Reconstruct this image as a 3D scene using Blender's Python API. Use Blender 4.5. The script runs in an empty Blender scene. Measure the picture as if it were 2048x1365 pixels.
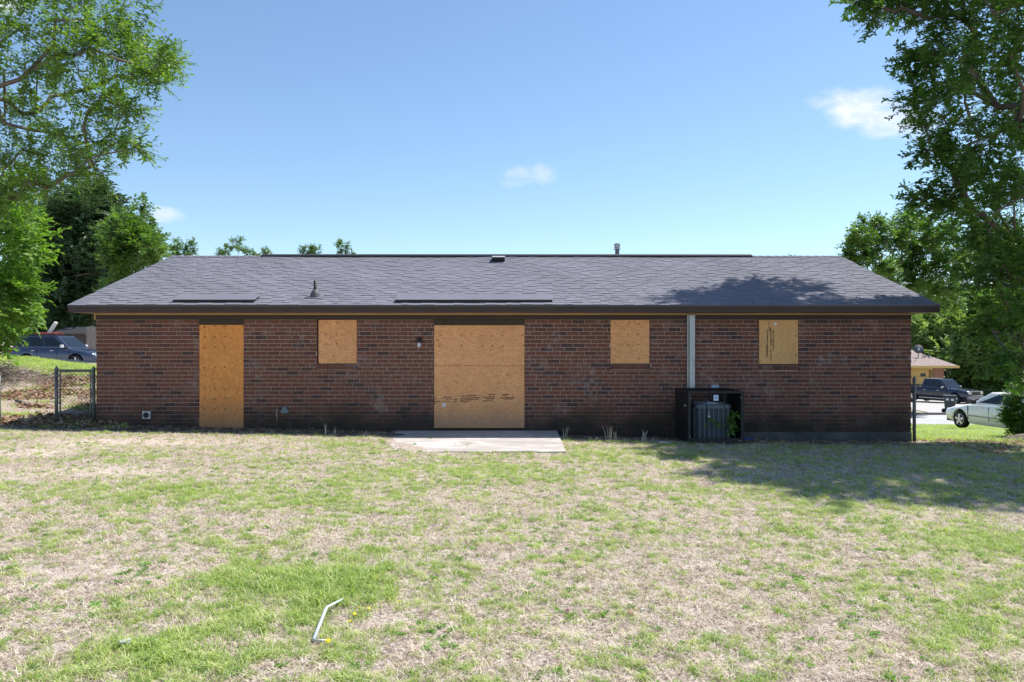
import bpy, math, random
import numpy as np
from mathutils import Vector, Matrix, Euler, Quaternion
random.seed(7); RNG = np.random.default_rng(11)
R = math.radians
sc = bpy.context.scene
# ------------------------------------------------------------ camera
cd = bpy.data.cameras.new('camera'); cam = bpy.data.objects.new('camera', cd); sc.collection.objects.link(cam)
cam.location = (0, 0, 1.8); cam.rotation_euler = (R(90), 0, 0)
cd.lens = 26.0; cd.sensor_width = 36.0; cd.shift_y = 7.5/2048; cd.clip_start = .05; cd.clip_end = 4000
sc.camera = cam
F = 1480.0
# ------------------------------------------------------------ sun and sky
SUNV = Vector((.50, .30, 1.0)).normalized()
EL = math.asin(SUNV.z); AZ = math.atan2(SUNV.x, SUNV.y)
sl = bpy.data.lights.new('sun', 'SUN'); so = bpy.data.objects.new('sun', sl); sc.collection.objects.link(so)
sl.energy = 5.0; sl.angle = R(.6); sl.color = (1, .95, .88)
so.rotation_euler = SUNV.to_track_quat('Z', 'Y').to_euler(); so.location = (10, 10, 30)
w = bpy.data.worlds.new('World'); sc.world = w; w.use_nodes = True
nt = w.node_tree; nt.nodes.clear()
def N(nt, t, **k):
    n = nt.nodes.new(t)
    for a, b in k.items(): setattr(n, a, b)
    return n
def M_(nt, op, a, b=None, c=None):
    n = N(nt, 'ShaderNodeMath', operation=op)
    for i, v in enumerate((a, b, c)):
        if v is None: continue
        if isinstance(v, (int, float)): n.inputs[i].default_value = v
        else: nt.links.new(v, n.inputs[i])
    return n.outputs[0]
sky = N(nt, 'ShaderNodeTexSky', sky_type='NISHITA', sun_disc=False)
sky.sun_elevation = EL; sky.sun_rotation = AZ; sky.air_density = 1.0; sky.dust_density = .15; sky.ozone_density = 4.0; sky.altitude = 100
tc = N(nt, 'ShaderNodeTexCoord'); sx = N(nt, 'ShaderNodeSeparateXYZ'); nt.links.new(tc.outputs['Generated'], sx.inputs[0])
X, Y, Z = sx.outputs
ys = M_(nt, 'MAXIMUM', Y, .02)
U = M_(nt, 'DIVIDE', X, ys); V_ = M_(nt, 'DIVIDE', Z, ys)
nz = N(nt, 'ShaderNodeTexNoise'); nz.inputs['Scale'].default_value = 26; nz.inputs['Detail'].default_value = 11; nz.inputs['Roughness'].default_value = .62; nz.inputs['Distortion'].default_value = .4
mpn = N(nt, 'ShaderNodeMapping'); mpn.inputs['Scale'].default_value = (1, 1, 2.0); nt.links.new(tc.outputs['Generated'], mpn.inputs[0]); nt.links.new(mpn.outputs[0], nz.inputs['Vector'])
nzv = M_(nt, 'SUBTRACT', nz.outputs[0], .5)
tot = None
for px, py, a, b, st in ((1718, 212, 78, 44, .95), (1790, 238, 84, 40, .8), (1660, 208, 44, 18, .5), (1065, 348, 52, 22, .42), (1030, 366, 26, 12, .25), (318, 431, 44, 18, .6), (10, 2, 60, 34, .95)):
    du = M_(nt, 'DIVIDE', M_(nt, 'SUBTRACT', U, (px-1024)/F), a/F)
    dv = M_(nt, 'DIVIDE', M_(nt, 'SUBTRACT', V_, (690-py)/F), b/F)
    r2 = M_(nt, 'ADD', M_(nt, 'MULTIPLY', du, du), M_(nt, 'MULTIPLY', dv, dv))
    m = M_(nt, 'ADD', M_(nt, 'SUBTRACT', 1.0, r2), M_(nt, 'MULTIPLY', nzv, 3.6))
    mr = N(nt, 'ShaderNodeMapRange', interpolation_type='SMOOTHSTEP'); nt.links.new(m, mr.inputs[0]); mr.inputs[1].default_value = -.55; mr.inputs[2].default_value = 1.7
    mm = M_(nt, 'MULTIPLY', mr.outputs[0], st)
    tot = mm if tot is None else M_(nt, 'MAXIMUM', tot, mm)
front = M_(nt, 'GREATER_THAN', Y, .05)
tot = M_(nt, 'MULTIPLY', tot, front)
mx = N(nt, 'ShaderNodeMix', data_type='RGBA'); nt.links.new(tot, mx.inputs[0])
tint = N(nt, 'ShaderNodeMix', data_type='RGBA', blend_type='MULTIPLY'); tint.inputs[0].default_value = 1; tint.inputs[7].default_value = (1.03, 1.04, 1.0, 1)
nt.links.new(sky.outputs[0], tint.inputs[6]); nt.links.new(tint.outputs[2], mx.inputs[6]); mx.inputs[7].default_value = (6.2, 6.2, 6.5, 1)
bg = N(nt, 'ShaderNodeBackground'); bg.inputs[1].default_value = .128; nt.links.new(mx.outputs[2], bg.inputs[0])
wo = N(nt, 'ShaderNodeOutputWorld'); nt.links.new(bg.outputs[0], wo.inputs[0])
vs = sc.view_settings; vs.view_transform = 'Standard'; vs.look = 'None'; vs.gamma = 1; vs.use_curve_mapping = False; vs.exposure = .48
sc.render.engine = 'CYCLES'
sc.cycles.max_bounces = 8; sc.cycles.transparent_max_bounces = 16; sc.cycles.diffuse_bounces = 4
# ------------------------------------------------------------ helpers
COL = sc.collection
def tag(o, label=None, cat=None, group=None, kind=None):
    if label: o['label'] = label
    if cat: o['category'] = cat
    if group: o['group'] = group
    if kind: o['kind'] = kind
    return o
def empty(name, loc, rz=0, **k):
    o = bpy.data.objects.new(name, None); COL.objects.link(o); o.location = loc; o.rotation_euler = (0, 0, rz); o.empty_display_size = .2
    return tag(o, **k)
def link(name, me, parent=None, loc=(0, 0, 0), rot=(0, 0, 0), scale=None, **k):
    o = bpy.data.objects.new(name, me); COL.objects.link(o); o.parent = parent; o.location = loc; o.rotation_euler = rot
    if scale is not None: o.scale = scale
    return tag(o, **k)
class MB:
    def __init__(s): s.v = []; s.f = []; s.m = []; s.att = []
    def add(s, vs, fs, m=0):
        b = len(s.v); s.v += [tuple(p) for p in vs]; s.f += [tuple(b+i for i in f) for f in fs]; s.m += [m]*len(fs)
    def box(s, x0, x1, y0, y1, z0, z1, m=0, mat=None):
        vs = [(x, y, z) for z in (z0, z1) for y in (y0, y1) for x in (x0, x1)]
        if mat is not None: vs = [mat @ Vector(p) for p in vs]
        s.add(vs, [(0, 2, 3, 1), (4, 5, 7, 6), (0, 1, 5, 4), (2, 6, 7, 3), (0, 4, 6, 2), (1, 3, 7, 5)], m)
    def tube(s, pts, rad, n=6, m=0, caps=True):
        pts = [Vector(p) for p in pts]
        if isinstance(rad, (int, float)): rad = [rad]*len(pts)
        vs = []; prev = None
        for i, p in enumerate(pts):
            d = (pts[min(i+1, len(pts)-1)]-pts[max(i-1, 0)]).normalized()
            a = d.orthogonal().normalized() if prev is None else (prev-d*prev.dot(d)).normalized()
            prev = a; b = d.cross(a)
            for k in range(n):
                t = 2*math.pi*k/n; vs.append(p+(a*math.cos(t)+b*math.sin(t))*rad[i])
        fs = [(i*n+k, i*n+(k+1) % n, (i+1)*n+(k+1) % n, (i+1)*n+k) for i in range(len(pts)-1) for k in range(n)]
        if caps: fs += [tuple(reversed(range(n))), tuple(range((len(pts)-1)*n, len(pts)*n))]
        s.add(vs, fs, m)
    def lathe(s, prof, c=(0, 0, 0), n=20, axis='z', m=0):
        vs = []
        for r, h in prof:
            for k in range(n):
                t = 2*math.pi*k/n; a, b = r*math.cos(t), r*math.sin(t)
                p = (a, b, h) if axis == 'z' else ((a, h, b) if axis == 'y' else (h, a, b))
                vs.append((p[0]+c[0], p[1]+c[1], p[2]+c[2]))
        fs = [(i*n+k, i*n+(k+1) % n, (i+1)*n+(k+1) % n, (i+1)*n+k) for i in range(len(prof)-1) for k in range(n)]
        s.add(vs, fs, m)
    def prism(s, poly, y0, y1, m=0):       # poly in x,z
        n = len(poly)
        s.add([(x, y0, z) for x, z in poly]+[(x, y1, z) for x, z in poly],
              [tuple(range(n)), tuple(reversed(range(n, 2*n)))]+[(i, i+n, (i+1) % n+n, (i+1) % n) for i in range(n)], m)
    def mesh(s, name, mats, smooth=False, bevel=0, seg=2, fix=True):
        me = bpy.data.meshes.new(name); me.from_pydata(s.v, [], s.f)
        if not isinstance(mats, (list, tuple)): mats = [mats]
        for mt in mats: me.materials.append(mt)
        me.polygons.foreach_set('material_index', s.m)
        if fix or bevel:
            import bmesh
            bm = bmesh.new(); bm.from_mesh(me)
            bmesh.ops.recalc_face_normals(bm, faces=bm.faces)
            if bevel: bmesh.ops.bevel(bm, geom=[e for e in bm.edges if len(e.link_faces) == 2 and e.calc_face_angle(0) > .5], offset=bevel, segments=seg, profile=.5, affect='EDGES')
            bm.to_mesh(me); bm.free()
        if smooth: me.shade_smooth()
        me.update()
        return me
    def build(s, name, mats, parent=None, smooth=False, bevel=0, seg=2, loc=(0, 0, 0), rot=(0, 0, 0), fix=True, **k):
        return link(name, s.mesh(name, mats, smooth, bevel, seg, fix), parent, loc, rot, **k)
# ------------------------------------------------------------ materials
def mat(name, col=(.5, .5, .5), rough=.7, metal=0, spec=.5, **k):
    m = bpy.data.materials.new(name); m.use_nodes = True
    p = m.node_tree.nodes['Principled BSDF']; p.inputs['Base Color'].default_value = (*col, 1); p.inputs['Roughness'].default_value = rough
    p.inputs['Metallic'].default_value = metal; p.inputs['Specular IOR Level'].default_value = spec
    for a, b in k.items(): p.inputs[a.replace('_', ' ')].default_value = b
    return m
def nodes(m): return m.node_tree, m.node_tree.nodes['Principled BSDF']
def noise(nt, scale, detail=4, rough=.55, vec=None, dist=0):
    n = N(nt, 'ShaderNodeTexNoise'); n.inputs['Scale'].default_value = scale; n.inputs['Detail'].default_value = detail; n.inputs['Roughness'].default_value = rough; n.inputs['Distortion'].default_value = dist
    if vec is not None: nt.links.new(vec, n.inputs['Vector'])
    return n.outputs[0]
def ramp(nt, fac, stops, interp='LINEAR'):
    n = N(nt, 'ShaderNodeValToRGB'); nt.links.new(fac, n.inputs[0]); e = n.color_ramp.elements; n.color_ramp.interpolation = interp
    while len(e) < len(stops): e.new(.5)
    for i, (p, c) in enumerate(stops): e[i].position = p; e[i].color = (*c, 1) if len(c) == 3 else c
    return n.outputs[0]
def mix(nt, fac, a, b, mode='MIX'):
    n = N(nt, 'ShaderNodeMix', data_type='RGBA', blend_type=mode)
    for i, v in ((0, fac), (6, a), (7, b)):
        if isinstance(v, (int, float)): n.inputs[i].default_value = v
        elif isinstance(v, tuple): n.inputs[i].default_value = (*v, 1)
        else: nt.links.new(v, n.inputs[i])
    return n.outputs[2]
def mrange(nt, v, a, b, c=0, d=1, smooth=True):
    n = N(nt, 'ShaderNodeMapRange'); 
    if smooth: n.interpolation_type = 'SMOOTHSTEP'
    nt.links.new(v, n.inputs[0]); n.inputs[1].default_value = a; n.inputs[2].default_value = b; n.inputs[3].default_value = c; n.inputs[4].default_value = d
    return n.outputs[0]
def geo(nt): return N(nt, 'ShaderNodeNewGeometry').outputs['Position']
def objc(nt): return N(nt, 'ShaderNodeTexCoord').outputs['Object']
def scalev(nt, v, s):
    n = N(nt, 'ShaderNodeMapping'); nt.links.new(v, n.inputs[0]); n.inputs['Scale'].default_value = s; return n.outputs[0]
def bump(nt, p, h, st=.3, d=.01):
    n = N(nt, 'ShaderNodeBump'); n.inputs['Strength'].default_value = st; n.inputs['Distance'].default_value = d; nt.links.new(h, n.inputs['Height']); nt.links.new(n.outputs[0], p.inputs['Normal'])
def attr(nt, name):
    n = N(nt, 'ShaderNodeAttribute'); n.attribute_name = name; return n.outputs['Fac']
def rnd(nt): return N(nt, 'ShaderNodeObjectInfo').outputs['Random']
def noisy(name, c1, c2, scale, rough=.8, st=.3, detail=6, dist=.01, coord='geo', vec=(1, 1, 1), spec=.4, metal=0):
    m = mat(name, c1, rough, metal, spec); t, p = nodes(m)
    co = geo(t) if coord == 'geo' else objc(t)
    n = noise(t, scale, detail, .6, scalev(t, co, vec))
    t.links.new(ramp(t, n, [(.3, c1), (.7, c2)]), p.inputs['Base Color'])
    if st: bump(t, p, n, st, dist)
    return m
def brick_mat(name, per_object):
    m = mat(name, (.2, .08, .06), .85, spec=.25); t, p = nodes(m)
    r = rnd(t) if per_object else attr(t, 'rnd')
    base = ramp(t, r, [(0, (.095, .055, .053)), (.12, (.115, .062, .057)), (.2, (.185, .076, .055)), (.5, (.22, .088, .06)), (.78, (.195, .082, .06)), (.92, (.225, .105, .078)), (1, (.14, .066, .056))])
    g = geo(t)
    n1 = noise(t, 45, 6, .7, g)
    c = mix(t, .55, base, ramp(t, n1, [(.25, (.45, .45, .45)), (.75, (1.0, .98, .95))]), 'MULTIPLY')
    # lime bloom blotches
    n2 = noise(t, 1.7, 8, .62, g); n3 = noise(t, 9, 5, .6, g)
    bl = M_(t, 'MULTIPLY', mrange(t, n2, .52, .66), mrange(t, n3, .42, .66, 0, .55))
    c = mix(t, bl, c, (.42, .33, .31))
    # small mortar smears
    n5 = noise(t, 22, 3, .5, scalev(t, g, (1, 1, 2.2))); c = mix(t, mrange(t, n5, .665, .73, 0, .55), c, (.5, .42, .37))
    # mildew and splash dirt at the foot
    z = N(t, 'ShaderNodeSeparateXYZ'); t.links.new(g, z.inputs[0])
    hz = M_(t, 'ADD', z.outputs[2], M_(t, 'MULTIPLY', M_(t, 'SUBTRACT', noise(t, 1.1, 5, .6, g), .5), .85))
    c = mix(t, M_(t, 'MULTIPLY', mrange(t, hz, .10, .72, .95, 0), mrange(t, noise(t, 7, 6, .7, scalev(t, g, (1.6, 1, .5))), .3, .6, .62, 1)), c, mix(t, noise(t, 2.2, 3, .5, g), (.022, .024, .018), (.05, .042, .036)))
    t.links.new(c, p.inputs['Base Color']); bump(t, p, n1, .5, .004)
    return m
BR1 = brick_mat('brick_single', True); BR2 = brick_mat('brick_joined', False)
def mortar_mat():
    m = mat('mortar', (.4, .33, .28), .9, spec=.2); t, p = nodes(m); g = geo(t)
    c = mix(t, noise(t, 3, 5, .6, g), (.36, .285, .245), (.60, .50, .44))
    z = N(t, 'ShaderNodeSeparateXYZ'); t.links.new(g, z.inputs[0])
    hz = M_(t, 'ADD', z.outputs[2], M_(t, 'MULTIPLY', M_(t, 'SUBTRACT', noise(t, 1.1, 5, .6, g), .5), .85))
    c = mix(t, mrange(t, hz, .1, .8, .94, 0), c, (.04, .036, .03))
    t.links.new(c, p.inputs['Base Color']); return m
MORT = mortar_mat()
BROWN = noisy('brown_paint', (.040, .022, .017), (.058, .033, .025), 3, .5, .15)
BROWN2 = noisy('brown_paint_frieze', (.036, .021, .014), (.052, .031, .02), 3, .55, .15)
RAWWOOD = noisy('raw_trim', (.55, .36, .16), (.42, .28, .15), 5, .7, .1, vec=(.2, 1, 1))
def shingle_mat(name, per_object):
    m = mat(name, (.12, .12, .14), .92, spec=.2); t, p = nodes(m)
    r = rnd(t) if per_object else attr(t, 'rnd'); g = geo(t)
    c = ramp(t, r, [(0, (.20, .20, .235)), (.5, (.215, .215, .252)), (1, (.23, .229, .268))])
    n = noise(t, 260, 3, .7, g); c = mix(t, .5, c, ramp(t, n, [(.3, (.45, .45, .47)), (.7, (1.1, 1.1, 1.1))]), 'MULTIPLY')
    n2 = noise(t, .7, 4, .6, g); c = mix(t, .8, c, ramp(t, n2, [(.3, (.84, .84, .84)), (.7, (1.06, 1.05, 1.05))]), 'MULTIPLY')
    t.links.new(c, p.inputs['Base Color']); bump(t, p, n, .5, .004); return m
SH1 = shingle_mat('shingle_single', True); SH2 = shingle_mat('shingle_joined', False)
DARKFELT = mat('roof_underlay', (.035, .034, .038), .9)
BLACKMETAL = noisy('black_metal', (.010, .010, .012), (.022, .022, .025), 8, .45, .08)
VENTBLACK = mat('vent_black', (.014, .014, .016), .6)
GALV = noisy('galvanised_steel', (.30, .33, .36), (.50, .53, .56), 6, .38, .05, metal=.65, vec=(1, 1, .4))
GREYMET = noisy('grey_pipe_metal', (.11, .12, .13), (.2, .21, .22), 7, .5, .1, metal=.4)
CONC = None
def conc_mat(name, a, b, c3):
    m = mat(name, a, .9, spec=.2); t, p = nodes(m); g = geo(t)
    n = noise(t, 1.3, 6, .62, scalev(t, g, (.7, 1.6, 1)), 1.2); n2 = noise(t, 60, 4, .6, g); n3 = noise(t, 7, 6, .7, g)
    c = ramp(t, n, [(.32, a), (.5, b), (.62, c3)])
    c = mix(t, .5, c, ramp(t, n2, [(.3, (.7, .7, .7)), (.7, (1.1, 1.1, 1.1))]), 'MULTIPLY')
    c = mix(t, mrange(t, n3, .55, .75, 0, .5), c, tuple(x*.5 for x in a))
    t.links.new(c, p.inputs['Base Color']); bump(t, p, n2, .3, .004); return m
CONC = conc_mat('patio_concrete', (.36, .33, .30), (.47, .43, .40), (.60, .56, .53))
FOUND = conc_mat('foundation_concrete', (.07, .068, .065), (.11, .105, .1), (.15, .14, .13))
ROADM = conc_mat('road_asphalt', (.40, .39, .38), (.46, .45, .44), (.5, .49, .48))
def osb_mat(name, a, b, dirt_top=None, horiz=True):
    m = mat(name, a, .75, spec=.3); t, p = nodes(m); g = geo(t)
    v = N(t, 'ShaderNodeTexVoronoi'); v.inputs['Scale'].default_value = 1; v.inputs['Randomness'].default_value = 1
    s = (16, 16, 44) if horiz else (40, 16, 14)
    t.links.new(scalev(t, g, s), v.inputs['Vector'])
    sep = N(t, 'ShaderNodeSeparateColor'); t.links.new(v.outputs['Color'], sep.inputs[0])
    v2 = N(t, 'ShaderNodeTexVoronoi'); v2.inputs['Scale'].default_value = 1; t.links.new(scalev(t, g, (30, 20, 30)), v2.inputs['Vector'])
    s2 = N(t, 'ShaderNodeSeparateColor'); t.links.new(v2.outputs['Color'], s2.inputs[0])
    k = M_(t, 'ADD', M_(t, 'MULTIPLY', sep.outputs[0], .55), M_(t, 'MULTIPLY', s2.outputs[0], .45))
    c = mix(t, k, a, b)
    n = noise(t, 2.2, 5, .6, g); c = mix(t, .7, c, ramp(t, n, [(.3, (.86, .84, .80)), (.7, (1.07, 1.05, 1.0))]), 'MULTIPLY')
    n4 = noise(t, 14, 3, .5, scalev(t, g, (1, 1, 3.5) if horiz else (3.5, 1, 1))); c = mix(t, mrange(t, n4, .72, .79, 0, .38), c, tuple(x*.28 for x in a))
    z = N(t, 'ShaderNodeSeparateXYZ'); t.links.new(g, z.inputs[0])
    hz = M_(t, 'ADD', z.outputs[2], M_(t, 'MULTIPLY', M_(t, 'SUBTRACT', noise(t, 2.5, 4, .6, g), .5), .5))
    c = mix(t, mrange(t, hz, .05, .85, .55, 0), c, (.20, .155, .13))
    t.links.new(c, p.inputs['Base Color']); bump(t, p, k, .25, .003); return m
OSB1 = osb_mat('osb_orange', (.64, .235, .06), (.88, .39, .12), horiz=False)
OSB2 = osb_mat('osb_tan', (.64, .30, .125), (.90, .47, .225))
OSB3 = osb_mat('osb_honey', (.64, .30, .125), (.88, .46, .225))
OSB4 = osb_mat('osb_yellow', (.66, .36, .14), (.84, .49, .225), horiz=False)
BLACK = mat('black_ink', (.03, .022, .018), .8)
WHITEP = mat('white_plastic', (.75, .76, .78), .45)
BULB = mat('frosted_bulb', (.8, .82, .85), .3, Transmission_Weight=.3)
DARKHOLE = mat('screw_dark', (.035, .02, .012), .7)
def leaf_mat(name, cols, trans=.4, rough=.45, spec=.5, tcol=None):
    m = bpy.data.materials.new(name); m.use_nodes = True; t = m.node_tree; p = t.nodes['Principled BSDF']
    r = rnd(t)
    c = ramp(t, r, [(i/(len(cols)-1), k) for i, k in enumerate(cols)])
    t.links.new(c, p.inputs['Base Color']); p.inputs['Roughness'].default_value = rough; p.inputs['Specular IOR Level'].default_value = spec
    tr = N(t, 'ShaderNodeBsdfTranslucent'); t.links.new(mix(t, 1.0, c, tcol or (1.5, 1.7, .6), 'MULTIPLY'), tr.inputs[0])
    ms = N(t, 'ShaderNodeMixShader'); ms.inputs[0].default_value = trans
    t.links.new(p.outputs[0], ms.inputs[1]); t.links.new(tr.outputs[0], ms.inputs[2]); t.links.new(ms.outputs[0], t.nodes['Material Output'].inputs[0])
    return m
L_OAK = leaf_mat('oak_leaf', [(.06, .12, .022), (.11, .20, .035), (.18, .28, .06), (.08, .14, .028)], .5, .42)
L_BRIGHT = leaf_mat('bright_leaf', [(.08, .17, .02), (.13, .26, .035), (.18, .30, .05), (.09, .18, .03)], .45, .55)
L_DARK = leaf_mat('dark_leaf', [(.035, .07, .03), (.055, .11, .045), (.085, .14, .065), (.04, .08, .03)], .2, .5, .4)
L_MID = leaf_mat('mid_leaf', [(.05, .11, .02), (.09, .17, .03), (.13, .22, .045), (.07, .13, .03)], .4, .4)
L_PALE = leaf_mat('pale_leaf', [(.13, .2, .06), (.2, .29, .1), (.27, .35, .15), (.14, .22, .07)], .4, .4)
L_SHADE = leaf_mat('shade_leaf', [(.04, .09, .02), (.065, .145, .028), (.11, .21, .045), (.05, .11, .022)], .55, .45)
BARK = noisy('bark', (.10, .08, .065), (.2, .17, .14), 9, .95, .8, vec=(1, 1, .25), dist=.03)
GRASSG = leaf_mat('grass_blade', [(.20, .30, .07), (.29, .40, .10), (.42, .50, .17), (.58, .60, .30), (.25, .36, .09)], .35, .5, .35)
STRAW = leaf_mat('straw_blade', [(.46, .37, .28), (.74, .64, .51), (.89, .81, .69), (.13, .09, .06), (.34, .25, .18), (.70, .59, .47), (.82, .72, .60)], .15, .7, .2, (1.1, 1.0, .8))
WEEDG = leaf_mat('weed_leaf', [(.16, .29, .08), (.22, .38, .10), (.32, .46, .18)], .3, .4, .4)
# ------------------------------------------------------------ terrain
def sstep(a, b, x):
    t = np.clip((x-a)/(b-a), 0, 1); return t*t*(3-2*t)
def pinterp(y, xs, vs):
    o = np.zeros_like(y)+vs[0]
    for i in range(len(xs)-1): o = o+(vs[i+1]-vs[i])*sstep(xs[i], xs[i+1], y)
    return o
def gz(x, y):
    x = np.asarray(x, float); y = np.asarray(y, float)
    fr = .045-.018*np.clip(x, -12, 12)
    Rr = -np.interp(y, [14.0, 20, 28, 33, 41, 60, 100], [0, .42, 1.32, 1.62, 1.9, 2.5, 2.6])
    k = np.clip(.83+.125*(-x-14.5), .20, 1.55)
    Ll = pinterp(y, [13.6, 26, 30, 41, 60], [0, .86, .66, .20, .15])*k
    w_ = sstep(-9.5, 6, x)
    bump_ = .035*np.sin(x*1.9+y*.7)*np.sin(y*1.3-x*.4)*sstep(14.5, 17, y)*sstep(-8, -10, x)
    return fr+Ll*(1-w_)+Rr*w_+bump_
def g1(x, y): return float(gz(x, y))
def gpt(px, py):        # ground point seen at a pixel of the photograph, used to read off positions
    dx, dz = (px-1024)/F, -(py-690)/F
    d = 1.0
    while d < 200:
        if 1.8+dz*d < g1(dx*d, d): break
        d += .02
    return dx*d, d
def fbm(x, y, s, seed, octv=4):
    rg = np.random.default_rng(seed); o = np.zeros_like(x); a = 1; tot = 0
    for k in range(octv):
        g = rg.random((128, 128)); u = x*s+seed*3.7+k*13.1; v = y*s+k*7.7+50
        iu = np.floor(u).astype(int); iv = np.floor(v).astype(int); fu = u-iu; fv = v-iv; fu = fu*fu*(3-2*fu); fv = fv*fv*(3-2*fv)
        G = lambda i, j: g[i % 128, j % 128]
        o += a*((G(iu, iv)*(1-fu)+G(iu+1, iv)*fu)*(1-fv)+(G(iu, iv+1)*(1-fu)+G(iu+1, iv+1)*fu)*fv); tot += a; a *= .55; s *= 2.03
    return o/tot
PATCH = []       # (x, y, rx, ry, green amount, dirt amount) read from the photograph
for px, py, rx, ry, g, d in ((700, 1165, 130, 60, .85, 0), (520, 1150, 110, 50, .45, 0), (400, 1190, 120, 60, .40, 0), (420, 1290, 150, 70, .35, 0), (620, 1240, 120, 60, .35, 0), (240, 1320, 120, 60, .5, 0), (400, 985, 260, 18, .35, 0), (80, 985, 200, 20, .2, 0),
        (650, 1000, 300, 25, .25, 0), (950, 945, 300, 26, .4, 0), (1250, 910, 160, 14, .5, 0), (700, 893, 80, 8, .6, 0), (480, 1100, 90, 30, .35, 0), (1900, 1080, 220, 70, .4, 0), (1600, 985, 260, 30, .3, 0), (1950, 1260, 150, 80, .35, 0), (1800, 1180, 150, 50, .2, 0),
        (330, 885, 320, 12, -.6, .95), (230, 943, 190, 14, -.6, .85), (560, 948, 90, 8, -.3, .5), (120, 1150, 130, 50, -.25, .4), (800, 1090, 230, 50, -.2, .15), (1050, 1300, 260, 70, -.15, .2), (1400, 1180, 320, 70, -.15, .15), (1640, 1290, 130, 50, -.2, .3), (60, 905, 80, 8, -.4, .8)):
    x0, y0 = gpt(px, py); xa, _ = gpt(px+rx, py); _, yt = gpt(px, py-ry); _, yb = gpt(px, py+ry)
    PATCH.append((x0, y0, abs(xa-x0), max((yt-yb)/2, .1), g, d))
def cover(x, y):
    g = .24+.55*(fbm(x, y, .55, 3)-.5)+1.0*(fbm(x, y, 2.6, 5)-.5); d = 1.3*(fbm(x, y, .5, 9)-.62)
    g = g+.12*sstep(3, 7, x)
    for x0, y0, rx, ry, gg, dd in PATCH:
        e = np.exp(-(((x-x0)/rx)**2+((y-y0)/ry)**2)); g = g+gg*e; d = d+dd*e
    # soil along the wall, bank on the left, lawns beyond
    wl = sstep(13.5, 14.1, y+.25*(fbm(x, y, 2.5, 21)-.5))*sstep(-11, -9, x)*(1-sstep(8.0, 8.6, x))*(y < 15.2)
    g = g*(1-wl)
    far = sstep(16, 22, y)*sstep(-2, 6, x); g = g*(1-far)+.9*far
    crest = sstep(22.5, 25.5, y)*(1-sstep(-8, -4, x)); g = np.maximum(g, .55*crest)
    bank = sstep(15, 17, y)*(1-sstep(-9, -7, x))*(1-crest); g = g-.10*bank
    return np.clip(g, 0, 1), np.clip(d, 0, 1), wl
def axis(rngs):
    o = []
    for a, b, s in rngs: o += list(np.arange(a, b, s))
    return np.array(o+[rngs[-1][1]])
gx = axis([(-900, -100, 100), (-100, -30, 7), (-30, -14, .5), (-14, 14, .14), (14, 30, .5), (30, 100, 7), (100, 900, 100)])
gy = axis([(-900, -50, 85), (-50, 2, 4), (2, 20, .14), (20, 46, .4), (46, 100, 5), (100, 1500, 140)])
GX, GY = np.meshgrid(gx, gy); GZ = gz(GX, GY)
GZ = GZ+(fbm(GX, GY, 2.6, 4)-.5)*.05*((GY < 26) & (GY > 1))
cg, cdirt, cw = cover(GX, GY)
me = bpy.data.meshes.new('lawn_ground')
nx, ny = len(gx), len(gy)
vv = np.stack([GX, GY, GZ], -1).reshape(-1, 3)
ii = (np.arange(ny-1)[:, None]*nx+np.arange(nx-1)[None]).reshape(-1)
ff = np.stack([ii, ii+1, ii+nx+1, ii+nx], -1)
me.from_pydata(vv.tolist(), [], ff.tolist()); me.shade_smooth()
for nm, a in (('green', cg), ('dirt', cdirt), ('soil', cw), ('bank', sstep(14, 15.5, GY)*(1-sstep(-9, -7, GX)))):
    at = me.attributes.new(nm, 'FLOAT', 'POINT'); at.data.foreach_set('value', a.reshape(-1).astype(np.float32))
gm = mat('lawn_soil', (.4, .3, .22), .95, spec=.15); t, p = nodes(gm); g_ = geo(t)
n1 = noise(t, 38, 6, .7, g_); n2 = noise(t, 5, 5, .6, g_); n3 = noise(t, 130, 3, .7, scalev(t, g_, (1, .5, 1)))
c = ramp(t, n1, [(.34, (.12, .09, .07)), (.48, (.42, .35, .295)), (.68, (.74, .66, .585))])  # dark end of the ramp paints the shade in gaps between blades
c = mix(t, .8, c, ramp(t, n3, [(.3, (.6, .58, .56)), (.7, (1.2, 1.2, 1.2))]), 'MULTIPLY')
c = mix(t, M_(t, 'MULTIPLY', attr(t, 'dirt'), .85), c, mix(t, n2, (.62, .49, .43), (.76, .65, .60)))
gf = mrange(t, M_(t, 'ADD', attr(t, 'green'), M_(t, 'MULTIPLY', M_(t, 'SUBTRACT', n1, .5), .9)), .45, 1.15, 0, .6)
c = mix(t, gf, c, mix(t, n2, (.22, .29, .08), (.33, .38, .13)))
c = mix(t, M_(t, 'MULTIPLY', attr(t, 'bank'), mrange(t, noise(t, 9, 6, .7, g_), .45, .6, 0, .5)), c, (.24, .13, .08))
c = mix(t, M_(t, 'MULTIPLY', attr(t, 'soil'), .93), c, mix(t, mrange(t, n1, .4, .65), (.055, .045, .038), (.15, .125, .105)))
t.links.new(c, p.inputs['Base Color']); bump(t, p, n1, .9, .02)
me.materials.append(gm)
link('lawn_ground', me, kind='structure')
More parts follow.
